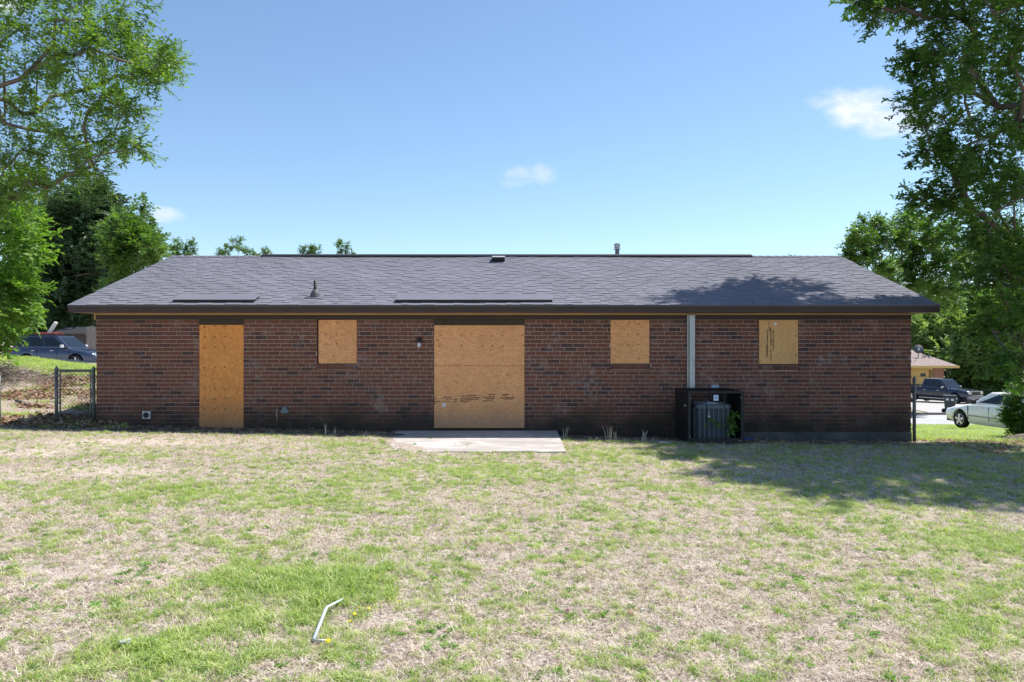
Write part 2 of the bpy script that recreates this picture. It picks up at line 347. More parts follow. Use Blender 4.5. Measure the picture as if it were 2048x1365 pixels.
# road, kerb and drive on the far side
def strip(name, xs, ys, m, dz, kind='structure', thick=0):
    v = [(x, y, g1(x, y)+dz) for y in ys for x in xs]; n = len(xs)
    f = [(j*n+i, j*n+i+1, (j+1)*n+i+1, (j+1)*n+i) for j in range(len(ys)-1) for i in range(n-1)]
    me = bpy.data.meshes.new(name); me.from_pydata(v, [], f); me.materials.append(m); me.shade_smooth(); return link(name, me, kind=kind)
strip('road', np.arange(-60, 80.1, 1.0), np.arange(33, 40.3, .4), ROADM, .03)
kb = MB()
xs = np.arange(-60, 80, 1.0)
for x in xs:
    z = g1(x, 40.4); z2 = g1(x+1, 40.4)
    kb.add([(x, 40.2, z-.1), (x+1, 40.2, z2-.1), (x+1, 40.2, z2+.15), (x, 40.2, z+.15), (x, 40.45, z+.15), (x+1, 40.45, z2+.15), (x+1, 40.5, z2-.1), (x, 40.5, z-.1)], [(0, 1, 2, 3), (3, 2, 5, 4), (4, 5, 6, 7)])
kb.build('kerb', mat('kerb_concrete', (.17, .15, .14), .9), kind='structure', fix=False)
# driveway in front of the garage
dv = MB(); nseg = 16
L0 = (26.5, 40.5); L1 = (30.5, 40.5); T0 = (31.0, 61.5); T1 = (41.0, 61.5)
for i in range(nseg):
    def P(t_, a, b): x = a[0]+(b[0]-a[0])*t_; y = a[1]+(b[1]-a[1])*t_; return (x, y, g1(x, y)+.03)
    t0, t1 = i/nseg, (i+1)/nseg
    a0, a1 = P(t0, (23.5, 40.5), (28.5, 61.5)), P(t1, (23.5, 40.5), (28.5, 61.5)); b0, b1 = P(t0, (30, 40.5), (39, 61.5)), P(t1, (30, 40.5), (39, 61.5))
    dv.add([a0, b0, b1, a1], [(0, 1, 2, 3)])
dv.build('driveway', mat('drive_concrete', (.42, .40, .38), .9), kind='structure', fix=False)
# ------------------------------------------------------------ geometry-node scattering
def scatter(name, pts, rots, scl, protos, pid=None, parent=None, **k):
    me = bpy.data.meshes.new(name); me.vertices.add(len(pts)); me.vertices.foreach_set('co', np.asarray(pts, np.float32).reshape(-1))
    a = me.attributes.new('rot', 'FLOAT_VECTOR', 'POINT'); a.data.foreach_set('vector', np.asarray(rots, np.float32).reshape(-1))
    a = me.attributes.new('scl', 'FLOAT', 'POINT'); a.data.foreach_set('value', np.asarray(scl, np.float32))
    if pid is None: pid = RNG.integers(0, len(protos), len(pts))
    a = me.attributes.new('pid', 'INT', 'POINT'); a.data.foreach_set('value', np.asarray(pid, np.int32))
    o = link(name, me, parent, **k)
    ng = bpy.data.node_groups.new(name+'_nodes', 'GeometryNodeTree')
    ng.interface.new_socket('Geometry', in_out='INPUT', socket_type='NodeSocketGeometry'); ng.interface.new_socket('Geometry', in_out='OUTPUT', socket_type='NodeSocketGeometry')
    gi = ng.nodes.new('NodeGroupInput'); go = ng.nodes.new('NodeGroupOutput'); jn = ng.nodes.new('GeometryNodeJoinGeometry')
    def na(nm, ty):
        n = ng.nodes.new('GeometryNodeInputNamedAttribute'); n.data_type = ty; n.inputs['Name'].default_value = nm; return [s for s in n.outputs if s.enabled and s.name == 'Attribute'][0]
    ra, sa, pa = na('rot', 'FLOAT_VECTOR'), na('scl', 'FLOAT'), na('pid', 'INT')
    er = ng.nodes.new('FunctionNodeEulerToRotation'); ng.links.new(ra, er.inputs[0])
    for i, pr in enumerate(protos):
        cp = ng.nodes.new('FunctionNodeCompare'); cp.data_type = 'INT'; cp.operation = 'EQUAL'
        ci = [s for s in cp.inputs if s.enabled]; ng.links.new(pa, ci[0]); ci[1].default_value = i
        oi = ng.nodes.new('GeometryNodeObjectInfo'); oi.inputs['Object'].default_value = pr; oi.inputs['As Instance'].default_value = True
        ip = ng.nodes.new('GeometryNodeInstanceOnPoints')
        ng.links.new(gi.outputs[0], ip.inputs['Points']); ng.links.new(cp.outputs[0], ip.inputs['Selection']); ng.links.new(oi.outputs['Geometry'], ip.inputs['Instance'])
        ng.links.new(er.outputs[0], ip.inputs['Rotation']); ng.links.new(sa, ip.inputs['Scale']); ng.links.new(ip.outputs[0], jn.inputs[0])
    ng.links.new(jn.outputs[0], go.inputs[0])
    o.modifiers.new('scatter', 'NODES').node_group = ng
    return o
def proto(name, mb, m, smooth=False):
    return bpy.data.objects.new(name, mb.mesh(name, m, smooth, fix=False))
def blade(mb, base, az, lean, h, w, seg=3, curl=.6):
    d = Vector((math.cos(az), math.sin(az), 0)); s = Vector((-d.y, d.x, 0)); p = Vector(base); vs = []; a = lean
    for i in range(seg+1):
        ww = w*(1-i/seg)**.7
        vs += [p-s*ww/2, p+s*ww/2] if i < seg else [p]
        p = p+(d*math.sin(a)+Vector((0, 0, 1))*math.cos(a))*(h/seg); a += curl/seg*1.3
    fs = [(2*i, 2*i+1, 2*i+3, 2*i+2) for i in range(seg-1)]+[(2*seg-2, 2*seg-1, 2*seg)]
    mb.add(vs, fs)
def tuft(n, r, hmin, hmax, w, lean0, lean1, curl):
    mb = MB()
    for i in range(n):
        a = random.uniform(0, 6.28); q = r*math.sqrt(random.random())
        blade(mb, (q*math.cos(a), q*math.sin(a), -.003), random.uniform(0, 6.28), random.uniform(lean0, lean1), random.uniform(hmin, hmax), w*random.uniform(.7, 1.2), 3, curl)
    return mb
GP = [proto('grass_tuft_source', tuft(11, .045, .022, .055, .0042, .1, .9, .9), GRASSG), proto('grass_tuft_source', tuft(9, .035, .03, .075, .004, .05, .7, 1.1), GRASSG), proto('grass_tuft_source', tuft(14, .030, .04, .095, .0052, .1, 1.0, 1.2), GRASSG)]
SP = [proto('straw_tuft_source', tuft(14, .06, .03, .085, .0032, .95, 1.55, .25), STRAW), proto('straw_tuft_source', tuft(12, .06, .03, .07, .0036, .8, 1.6, .2), STRAW)]
def lawn_points(n, d0, d1, expo, fov=.80, shift=0):
    d = (d0**expo+(d1**expo-d0**expo)*RNG.random(n))**(1/expo); x = (RNG.random(n)*2-1)*fov*d
    return x, d
def in_house(x, y, m=0): return (x > -8.31-m) & (x < 7.98+m) & (y > 14.72-m)
PAT_ = [(-2.05, 12.75), (.93, 12.75), (.90, 14.8), (-2.33, 14.8)]
def in_patio(x, y): return (y > 12.06) & (x > -2.0-.118*(y-12.0)) & (x < .88)
x, y = lawn_points(210000, 3.3, 15.0, 1.15)
cg, cdt, cwl = cover(x, y); fine = .45*fbm(x, y, 5, 31, 2)+.55*fbm(x, y, 15, 32, 2)
keep = (~in_patio(x, y)) & (~in_house(x, y)) & (RNG.random(len(x)) < np.clip((.05+cg*.68+2.4*(fine-.56)), .05, 1)*(1-.93*cwl)*(1-.55*cdt))
x, y, cg = x[keep], y[keep], cg[keep]; n = len(x)
def lawn_z(x, y): return gz(x, y)+(fbm(x, y, 2.6, 4)-.5)*.05
gzv = lawn_z(x, y)
tall = np.zeros(n)
for (px, py, rx, ry, a_) in ((700, 1165, 120, 50, .9), (410, 1300, 150, 60, .6), (520, 1150, 100, 40, .5), (240, 1320, 100, 50, .5)):
    x0, y0 = gpt(px, py); xa, _ = gpt(px+rx, py); _, yt = gpt(px, py-ry); tall += a_*np.exp(-((x-x0)/(xa-x0))**2-((y-y0)/(yt-y0))**2)
scatter('lawn_grass', np.stack([x, y, gzv], -1), np.stack([RNG.normal(0, .1, n), RNG.normal(0, .1, n), RNG.random(n)*6.28], -1), (.42+.50*RNG.random(n)+.65*tall+.15*cg)*(1+.03*y), GP,
        label='short patchy green grass blades across the back lawn', cat='grass', kind='stuff')
x, y = lawn_points(170000, 3.3, 14.8, 1.1); cg, cdt, cwl = cover(x, y)
keep = (~in_patio(x, y)) & (~in_house(x, y)) & (RNG.random(len(x)) < (1-.75*cdt)*(1-.35*cg)*(1-.8*cwl)*(.05+1.2*fbm(x, y, 9, 33, 3))); x, y = x[keep], y[keep]; n = len(x)
scatter('dry_thatch', np.stack([x, y, lawn_z(x, y)], -1), np.stack([RNG.normal(0, .12, n), RNG.normal(0, .12, n), RNG.random(n)*6.28], -1), (.5+.5*RNG.random(n))*(1+.03*y), SP,
        label='dry straw coloured thatch between the green tufts of the back lawn', cat='dry grass', kind='stuff')
# bank at the left and the grass beyond
n = 60000; y = 14.2+13.0*RNG.random(n); x = -(.52+.40*RNG.random(n))*y; fine = fbm(x, y, 1.8, 41, 4); cg, cdt, _ = cover(x, y)
crest = sstep(22, 25, y+0*x)
prob = np.clip((fine-.56)*4+.10, .03, .8)*(1-crest)+.55*crest; pid = np.where(RNG.random(n) < .25+.45*crest, 0, 1); keep = (RNG.random(n) < prob) & ~in_house(x, y, .1)
x, y, pid = x[keep], y[keep], pid[keep]; crest = crest[keep]; n = len(x)
GPB = proto('bank_grass_source', tuft(10, .09, .05, .15, .012, .1, .9, .8), GRASSG); SPB = proto('bank_straw_source', tuft(10, .10, .05, .13, .010, .7, 1.5, .3), STRAW)
scatter('bank_grass', np.stack([x, y, gz(x, y)], -1), np.stack([RNG.normal(0, .1, n), RNG.normal(0, .1, n), RNG.random(n)*6.28], -1), (.6+.6*RNG.random(n))*(1+.15*crest), [GPB, SPB], pid=1-pid if False else np.where(RNG.random(n) < .42+.35*crest, 0, 1),
        label='grass and weeds growing over the rough bank left of the house', cat='grass', kind='stuff')
n = 30000; y = 15.5+17.3*RNG.random(n); x = (.50+.32*RNG.random(n))*y+.0; keep = ~in_house(x, y, .1); x, y = x[keep], y[keep]; n = len(x)
scatter('side_lawn_grass', np.stack([x, y, gz(x, y)], -1), np.stack([RNG.normal(0, .1, n), RNG.normal(0, .1, n), RNG.random(n)*6.28], -1), .7+.6*RNG.random(n), [GPB], label='green grass of the side lawn sloping down to the road', cat='grass', kind='stuff')
# broad leaf weeds in the lawn
def rosette(n, l, w):
    mb = MB()
    for i in range(n):
        a = i*6.28/n+random.uniform(-.3, .3); L = l*random.uniform(.6, 1.15); d = Vector((math.cos(a), math.sin(a), 0)); s = Vector((-d.y, d.x, 0)); up = random.uniform(.15, .75)
        q = [Vector((0, 0, 0)), d*L*.35-s*w*.4+Vector((0, 0, L*up*.45)), d*L*.7-s*w*.5+Vector((0, 0, L*up*.55)), d*L+Vector((0, 0, L*up*.3)), d*L*.7+s*w*.5+Vector((0, 0, L*up*.55)), d*L*.35+s*w*.4+Vector((0, 0, L*up*.45))]
        mb.add(q, [(0, 1, 2, 3), (0, 3, 4, 5)])
    return mb
WP = [proto('weed_source', rosette(9, .085, .02), WEEDG), proto('weed_source', rosette(14, .07, .014), WEEDG)]
pts = []
for px, py in ((810, 1118), (245, 1215), (60, 1215), (150, 1222), (430, 1345), (400, 1340), (470, 1345), (230, 1150), (265, 1150), (300, 1150), (500, 1140), (1180, 1025), (1060, 1090), (1600, 1170), (1570, 1175), (860, 1255), (850, 1270), (880, 1265), (1130, 1235), (1850, 1330), (1700, 1240), (1740, 1270), (1030, 1200), (860, 1300), (720, 1330), (1500, 1365), (1100, 1350), (1375, 1060), (445, 1057), (605, 1022), (1345, 992), (1410, 1000)):
    for k in range(4): pts.append(gpt(px+random.gauss(0, 20), py+random.gauss(0, 8)))
x, y = lawn_points(1900, 3.3, 14, 1.2); f = fbm(x, y, .9, 77, 3); kk = f > .5; pts += list(zip(x[kk], y[kk])); pts = np.array(pts); n = len(pts)
scatter('lawn_weeds', np.column_stack([pts, lawn_z(pts[:, 0], pts[:, 1])+.004]), np.stack([RNG.normal(0, .15, n), RNG.normal(0, .15, n), RNG.random(n)*6.28], -1), .28+.42*RNG.random(n), WP, label='low broad leaved weeds scattered in the lawn', cat='weeds', kind='stuff')
# ------------------------------------------------------------ the brick house
WY = 14.8; XL, XR = -8.31, 7.98; ZT = 2.30
house = empty('brick_house', (0, WY, 0), label='long low red brick house with grey gable roof and boarded up openings', cat='house')
def W(mb, name, mats, **k): return mb.build(name, mats, house, loc=(0, -WY, 0), **k)   # world coordinates, child of the house
def lk(name, me, parent, x, y, z, **k): return link(name, me, parent, (x, y, z), **k)
OPEN = dict(door=(-6.27, -5.36, -.15, 2.30), win1=(-3.91, -3.09, 1.405, 2.30), slide=(-1.57, .26, -.15, 2.30), win2=(1.96, 2.77, 1.405, 2.30), win3=(4.93, 5.74, 1.385, 2.30))
ops = list(OPEN.values())
wall = MB()
cuts = sorted({XL, XR, *[o[0] for o in ops], *[o[1] for o in ops]})
for a, b in zip(cuts[:-1], cuts[1:]):
    o = [q for q in ops if abs(q[0]-a) < 1e-6]
    if o:
        if o[0][2] > 0: wall.box(a, b, WY, WY+.2, -.4, o[0][2])
    else: wall.box(a, b, WY, WY+.2, -.4, ZT+.15)
wall.box(XL, XL+.2, WY+.2, 22.8, -.4, ZT+.15); wall.box(XR-.2, XR, WY+.2, 22.8, -1.2, ZT+.15); wall.box(XL+.2, XR-.2, 22.6, 22.8, -1.2, ZT+.15)
wall_o = W(wall, 'wall', MORT)
for xx in (XL+.02, XR-.14):
    gb = MB(); gb.add([(xx+dx, y_, z_) for dx in (0, .12) for y_, z_ in ((WY, ZT+.15), (22.8, ZT+.15), (22.8, 2.5), (18.79, 3.88), (WY, 2.5))], [(0, 1, 2, 3, 4), (9, 8, 7, 6, 5), (0, 5, 6, 1), (2, 1, 6, 7), (3, 2, 7, 8), (4, 3, 8, 9), (0, 4, 9, 5)])
    W(gb, 'gable_panel', BROWN2)
# bricks
CH, BLN = .0790, .244
def free(x0, x1, z0, z1):
    segs = [(x0, x1)]
    for o in ops:
        oz0 = o[2]-(.105 if o[2] > 0 else 0)
        if z1 <= oz0+.02 or z0 >= o[3]: continue
        ns = []
        for a, b in segs:
            if b <= o[0] or a >= o[1]: ns.append((a, b)); continue
            if a < o[0]: ns.append((a, o[0]))
            if b > o[1]: ns.append((o[1], b))
        segs = ns
    return segs
bl = []
nrow = 31
for r in range(nrow):
    z0 = ZT-CH*(r+1)+.005; z1 = z0+CH-.010
    off = (.5 if r % 2 else 0)+random.uniform(-.06, .06)+(.17 if r % 5 == 2 else 0)
    x = XL-BLN*off
    while x < XR:
        a, b = max(x+.005, XL), min(x+BLN-.005, XR); x += BLN
        for s0, s1 in free(a, b, z0, z1):
            if s1-s0 > .008: bl.append((s0, s1, z0, z1))
        for o in ops:
            if o[2] > 0 and z0 < o[2]-.115 and z1 > o[2]-.085:
                s0, s1 = max(a, o[0]), min(b, o[1])
                if s1-s0 > .02: bl.append((s0, s1, z0, o[2]-.105))
bricks_full = []
def bev_box(mb, x0, x1, y0, y1, z0, z1, c=.003):
    mb.add([(x0, y1, z0), (x1, y1, z0), (x1, y1, z1), (x0, y1, z1), (x0, y0+c, z0), (x1, y0+c, z0), (x1, y0+c, z1), (x0, y0+c, z1), (x0+c, y0, z0+c), (x1-c, y0, z0+c), (x1-c, y0, z1-c), (x0+c, y0, z1-c)],
           [(0, 4, 5, 1), (1, 5, 6, 2), (2, 6, 7, 3), (3, 7, 4, 0), (4, 8, 9, 5), (5, 9, 10, 6), (6, 10, 11, 7), (7, 11, 8, 4), (8, 11, 10, 9)])
key = lambda b: ((b[0]+b[1])/2)**2+((b[2]+b[3])/2-1.6)**2*1.2
full = sorted([b for b in bl if b[1]-b[0] > BLN-.012 and b[3]-b[2] > .06 and not any(abs(b[0]-o[1]) < .012 or abs(b[1]-o[0]) < .012 for o in ops)], key=key)[:262]
fs_ = set(full)
m0 = MB(); bev_box(m0, -(BLN-.01)/2, (BLN-.01)/2, -.009, .03, -(CH-.01)/2, (CH-.01)/2); bme = m0.mesh('brick', BR1, fix=False)
for b in full:
    link('brick', bme, wall_o, ((b[0]+b[1])/2, WY+random.gauss(0, .0012), (b[2]+b[3])/2), (0, random.gauss(0, .004), 0))
rest = MB(); cnt = []
for b in bl:
    if b in fs_: continue
    n0 = len(rest.f); y = WY-.009+random.gauss(0, .0012); jl = any(abs(b[0]-o[1]) < .012 for o in ops); jr = any(abs(b[1]-o[0]) < .012 for o in ops); bev_box(rest, b[0]-.012*jl, b[1]+.012*jr, y, WY+(.11 if jl or jr else .03), b[2], b[3]); cnt.append((n0, len(rest.f)))
# side walls, seen only at a slant
for xx, sgn, zb in ((XL, -1, -.3), (XR, 1, -1.0)):
    z = ZT
    r = 0
    while z > zb:
        y = WY-.009+(BLN/2 if r % 2 else 0); r += 1
        while y < 22.7:
            n0 = len(rest.f); yy0, yy1 = y+.005, min(y+BLN-.005, 22.8)
            xa, xb = (xx-.009, xx+.03) if sgn < 0 else (xx-.03, xx+.009)
            rest.box(xa, xb, yy0, yy1, z-CH+.005, z-.005); cnt.append((n0, len(rest.f))); y += BLN
        z -= CH
me = rest.mesh('brick', BR2, fix=False)
at = me.attributes.new('rnd', 'FLOAT', 'FACE'); vals = np.zeros(len(rest.f), np.float32)
for a, b in cnt: vals[a:b] = random.random()
at.data.foreach_set('value', vals)
link('brick', me, wall_o, kind='stuff')
# sloping rowlock sills
m0 = MB(); bev_box(m0, -.034, .034, -.022, .05, -.045, .045); rme = m0.mesh('brick', BR1, fix=False)
for k in ('win1', 'win2', 'win3'):
    a, b, z0, _ = OPEN[k]; n = 11; wst = (b-a)/n
    for i in range(n): link('brick', rme, wall_o, (a+wst*(i+.5), WY+random.gauss(0, .002), z0-.05), (R(-9), 0, 0))
# lintels, frames and boards
fr = MB(); fr.box(XL, XR, WY-.022, WY+.1, ZT+.002, 2.395); frieze = W(fr, 'frieze_board', BROWN2, bevel=.003)
tr = MB(); tr.box(XL+.01, XR, WY-.034, WY+.05, 2.397, 2.428); W(tr, 'trim_strip', RAWWOOD)
for nm, zt in (('door', 2.205), ('slide', 2.195)):
    a, b, _, _ = OPEN[nm]; h = MB(); h.box(a+.003, b-.003, WY-.012, WY+.08, zt, ZT); W(h, 'header_board', BROWN2, bevel=.002)
def board(nm, key, x0, x1, z0, z1, mt, holes, lab=None, y=WY-.004, seam=None):
    o_ = OPEN[key]
    b = MB(); segs = [(z0, z1)] if seam is None else [(z0, seam-.0025), (seam+.0025, z1)]
    bo = None
    for (a, c_) in segs:
        b = MB(); b.box(x0, x1, y, y+.012, a, c_); q = W(b, nm, mt, bevel=.0015, label=lab); bo = bo or q
    # frame behind the board
    f = MB(); fz0 = o_[2] if o_[2] > 0 else g1((x0+x1)/2, WY)-.05
    f.box(o_[0], o_[0]+.05, y+.02, WY+.12, fz0, ZT-.001); f.box(o_[1]-.05, o_[1], y+.02, WY+.12, fz0, ZT-.001)
    f.box(o_[0]+.051, o_[1]-.051, y+.03, WY+.12, fz0, fz0+.10 if o_[2] < 0 else fz0+.035)
    f.box(o_[0]+.051, o_[1]-.051, WY+.12, WY+.14, fz0+.03, ZT-.002)
    W(f, 'opening_frame', BROWN)
    s = MB()
    for hx, hz in holes:
        hx += random.gauss(0, .006); hz += random.gauss(0, .006); s.lathe([(0, -.004), (.014, -.003), (.0135, .004)], (hx, y, hz), 7, 'y')
    s.build('screw_head', DARKHOLE, bo, kind='stuff')
    return bo
PX = lambda px: (px-1024)/100
PZ = lambda py: 1.8-(py-690)/100
dh = [(PX(x), PZ(y)) for y in (653.5, 674, 694.5, 735, 777, 798, 819) for x in (409, 430, 450)]
DB = board('door_board', 'door', -6.255, -5.365, .115, 2.198, OSB1, dh, 'tall orange plywood board over the back door')
w1 = [(PX(652), PZ(646.5)), (PX(673), PZ(646)), (PX(651), PZ(667)), (PX(672), PZ(667)), (PX(661.5), PZ(676)), (PX(652), PZ(688)), (PX(673), PZ(688)), (PX(668), PZ(712))]
B1 = board('window_board', 'win1', -3.875, -3.095, 1.425, 2.298, OSB2, w1, 'plywood board over the window left of the wall lamp', y=WY+.015)
shz = [(PX(a), PZ(b)) for a, b in ((880, 671), (922, 671), (963, 671), (983, 671), (1005, 671), (1046, 671), (876, 682), (880, 692), (923, 692), (964, 692), (985, 693), (1006, 692), (1047, 692), (1016, 749))]
SB = board('sliding_door_board', 'slide', -1.56, .255, .135, 2.19, OSB3, shz, 'wide plywood sheets over the sliding door, joined at mid height', seam=1.382)
w2 = [(PX(a), PZ(b)) for a, b in ((1230, 646), (1257, 647.5), (1278, 648), (1255, 669), (1277, 669), (1256, 690), (1277, 690), (1278, 717))]
B2 = board('window_board', 'win2', 1.965, 2.75, 1.425, 2.298, OSB4 if False else OSB2, w2, 'plywood board over the window left of the steel downspout')
B3 = board('window_board', 'win3', 4.945, 5.725, 1.415, 2.298, OSB4, [(PX(1592), PZ(671)), (PX(1592), PZ(712))], 'yellowish plywood board with a vertical stamp over the right window')
# flat lettering
def text(s, size, loc, rz, parent, m, name='printed_stamp', bold=False, sx=1, ex=.0004):
    cu = bpy.data.curves.new('t', 'FONT'); cu.body = s; cu.size = size; cu.extrude = ex; cu.offset = .0016 if bold else .0004; cu.space_character = 1.0; cu.resolution_u = 1
    o = bpy.data.objects.new('t', cu); COL.objects.link(o); dg = bpy.context.evaluated_depsgraph_get(); dg.update()
    me = bpy.data.meshes.new_from_object(o.evaluated_get(dg)); COL.objects.unlink(o); bpy.data.objects.remove(o)
    me.materials.clear(); me.materials.append(m)
    M4 = Matrix.Translation(loc) @ Matrix.Rotation(rz, 4, 'Y') @ Matrix.Rotation(math.pi/2, 4, 'X') @ Matrix.Diagonal((sx, 1, 1, 1))
    me.transform(M4); return me
def stamp(items, parent, y, name='printed_stamp'):
    import bmesh
    bm = bmesh.new()
    for s, size, x, z, rz, bold, sx in items:
        if s is None: continue
        m_ = text(s, size, (x, y, z), rz, None, BLACK, bold=bold, sx=sx); bm.from_mesh(m_)
    for s, size, x, z, rz, bold, sx in items:
        if s is None:
            v = [bm.verts.new(q) for q in ((x, y-.0004, z), (x+size, y-.0004, z), (x+size, y-.0004, z+bold), (x, y-.0004, z+bold))]; bm.faces.new(v)
    me = bpy.data.meshes.new(name); bm.to_mesh(me); bm.free(); me.materials.append(BLACK)
    return link(name, me, parent)
ty = WY-.0052; sl_ = R(-3)
def tl(px, py): return PX(px), PZ(py)
it = []
def T(s, size, px, py, bold=True, sx=1, rz=sl_): x, z = tl(px, py); it.append((s, size*1.12, x, z, rz, bold, sx*1.2))
T('APA', .042, 1005, 792, sx=1.25); T('THE ENGINEERED WOOD', .020, 999, 797.5, sx=1.0); T('ASSOCIATION', .018, 1010, 799.5)
T('1/2-13 CAT 5/8-1', .034, 922, 794.5, bold=True, sx=1.0); T('RATED SHEATHING PERFORMANCE', .019, 919, 798.5); T('SIZED FOR SPACING EXPOSURE', .019, 921, 801.5); T('THICKNESS  PS 2-10', .018, 921, 804.5)
T('HUD  UM', .024, 976, 791); T('SPAN RATED 32/16', .020, 967, 796); T('15/32 CAT', .028, 972, 799.5); T('STRENGTH AXIS', .018, 966, 803)
T('SHEATHING', .020, 887, 796); T('MILL 500', .022, 892, 800); T('PRP 108', .020, 891, 804); T('325', .034, 907, 801); T('24/16', .022, 906, 805)
T('APA', .018, 868, 797); T('PS 2', .018, 868, 800.5); T('EXPOSURE', .02, 867, 804.5); T('CAT', .018, 868, 808)
x, z = tl(884.5, 803); it.append((None, .005, x, z, 0, .08, 1)); x, z = tl(1025, 799.5); it.append((None, .005, x, z, 0, .115, 1))
SB_low = [c for c in house.children if c.name.startswith('sliding_door_board')]
stamp(it, SB, ty)
lb = MB(); x, z = tl(887.5, 810.5); lb.box(x-.032, x+.032, WY-.0058, WY-.0042, z-.036, z+.036); lo = lb.build('paper_label', WHITEP, SB)
it = []; T('1', .05, 886, 812.3, bold=True, rz=0); it_ = [(a, b, c_, d, e, f, g) for a, b, c_, d, e, f, g in it]; stamp(it_, SB, WY-.0066)
# vertical stamp on the right window board
it = []; rv = R(90)
for s, size, px, py, bold in (('APA', .035, 1538, 655, 1), ('THE ENGINEERED WOOD ASSOCIATION', .021, 1534, 659, 1), ('RATED SHEATHING', .024, 1541, 655, 1), ('15/32 CAT EXPOSURE 1', .024, 1546, 661, 1), ('SIZED FOR SPACING', .022, 1533, 690, 1), ('32/16', .042, 1541, 680, 1), ('PS 2-10', .024, 1546, 693, 1), ('MILL 500 PRP 108', .022, 1541, 700, 1)):
    x, z = tl(px, py); it.append((s, size*1.15, x, z, rv, bold, 1.15))
for px, py, w_ in ((1531, 645, .10), (1531, 641.8, .06)): x, z = tl(px, py); it.append((None, w_, x, z, 0, .005, 1))
x, z = tl(1537, 654); it.append((None, .006, x, z, 0, .1, 1))
stamp(it, B3, WY-.0052)
lb = MB(); x, z = tl(1551, 648); lb.lathe([(0, -.0012), (.03, -.001), (.03, .001)], (x, WY-.0045, z), 12, 'y'); lb.build('paper_label', WHITEP, B3)
# foundation
fo = MB(); fo.box(XL+.02, XR-.02, WY-.02, WY+.1, -.6, -.02-.02); 
fo2 = MB(); fo2.box(4.4, XR+.0, WY-.045, WY+.02, -.5, .055); W(fo2, 'foundation', FOUND, bevel=.008)
# ---- roof
EY, RY, EZ, RZ_, X0, X1 = 14.4, 18.79, 2.575, 4.045, -8.65, 8.33
sl_ang = math.atan2(RZ_-EZ, RY-EY); SLN = math.hypot(RZ_-EZ, RY-EY)
roof = MB()
by = 2*RY-EY
roof.add([(x, y, z) for x in (X0, X1) for y, z in ((EY, EZ-.006), (RY, RZ_-.006), (by, EZ-.006), (by, EZ-.03), (RY, RZ_-.03), (EY, EZ-.03))],
         [(0, 1, 7, 6), (1, 2, 8, 7), (2, 3, 9, 8), (3, 4, 10, 9), (4, 5, 11, 10), (5, 0, 6, 11), (0, 5, 4, 1), (1, 4, 3, 2), (6, 7, 10, 11), (7, 8, 9, 10)])
roof_o = W(roof, 'roof', DARKFELT)
def SP_(x, s, h=0):      # point on the near slope
    return Vector((x, EY+s*math.cos(sl_ang)-h*math.sin(sl_ang), EZ+s*math.sin(sl_ang)+h*math.cos(sl_ang)))
EXP = .143; TAB = .30
def wave(x, s): return .005*math.sin(x*.9+1)+.003*math.sin(x*2.3+s*2)
singles = 0; rr = MB(); cnt = []; nrows = int(SLN/EXP)
def shingle_mesh(nm, th):
    m0 = MB()
    m0.add([(-.5, -.012, .001), (.5, -.012, .001), (.5, EXP+.02, -.006), (-.5, EXP+.02, -.006), (-.5, -.012, .001+th), (.5, -.012, .001+th), (.5, EXP+.004, .0005+(th-.006)*.7), (-.5, EXP+.004, .0005+(th-.006)*.7)],
           [(0, 3, 2, 1), (4, 5, 6, 7), (0, 1, 5, 4), (1, 2, 6, 5), (3, 0, 4, 7)]); return m0.mesh(nm, SH1, fix=False)
shm = [shingle_mesh('shingle', .008), shingle_mesh('shingle', .0150)]
for r in range(nrows+1):
    s = r*EXP; x = X0-random.random()*.2; thick = 0
    while x < X1:
        wd = random.uniform(.10, .34) if not thick else random.uniform(.14, .42); a, b = max(x, X0), min(x+wd, X1); x += wd; thick = 1-thick
        if b-a < .03: continue
        cut = min(EXP+.004, SLN-s); th = .0150 if thick else .009
        if singles < 290 and r < 5 and b-a > .12:
            link('shingle', shm[thick], roof_o, SP_((a+b)/2, s, wave((a+b)/2, s)), (sl_ang, 0, 0), (b-a-.003, 1, 1)); singles += 1
        else:
            pts = []
            for h in (0, th):
                pts += [SP_(a+.001, s-.012, .001+h+wave(a, s)), SP_(b-.001, s-.012, .001+h+wave(b, s)), SP_(b-.001, s+cut, (-.006 if h == 0 else .0005+(th-.006)*.7)+wave(b, s)), SP_(a+.001, s+cut, (-.006 if h == 0 else .0005+(th-.006)*.7)+wave(a, s))]
            n0 = len(rr.f); rr.add(pts, [(0, 3, 2, 1), (4, 5, 6, 7), (0, 1, 5, 4), (1, 2, 6, 5), (3, 0, 4, 7)]); cnt.append((n0, len(rr.f)))
n0 = len(rr.f); rr.add([(X0, RY, RZ_+.008), (X1, RY, RZ_+.008), (X1, by, EZ+.006), (X0, by, EZ+.006)], [(0, 1, 2, 3)]); cnt.append((n0, n0+1))
me = rr.mesh('shingle', SH2, fix=False); at = me.attributes.new('rnd', 'FLOAT', 'FACE'); vals = np.zeros(len(rr.f), np.float32)
for a, b in cnt: vals[a:b] = random.random()
at.data.foreach_set('value', vals); link('shingle', me, roof_o, kind='stuff')
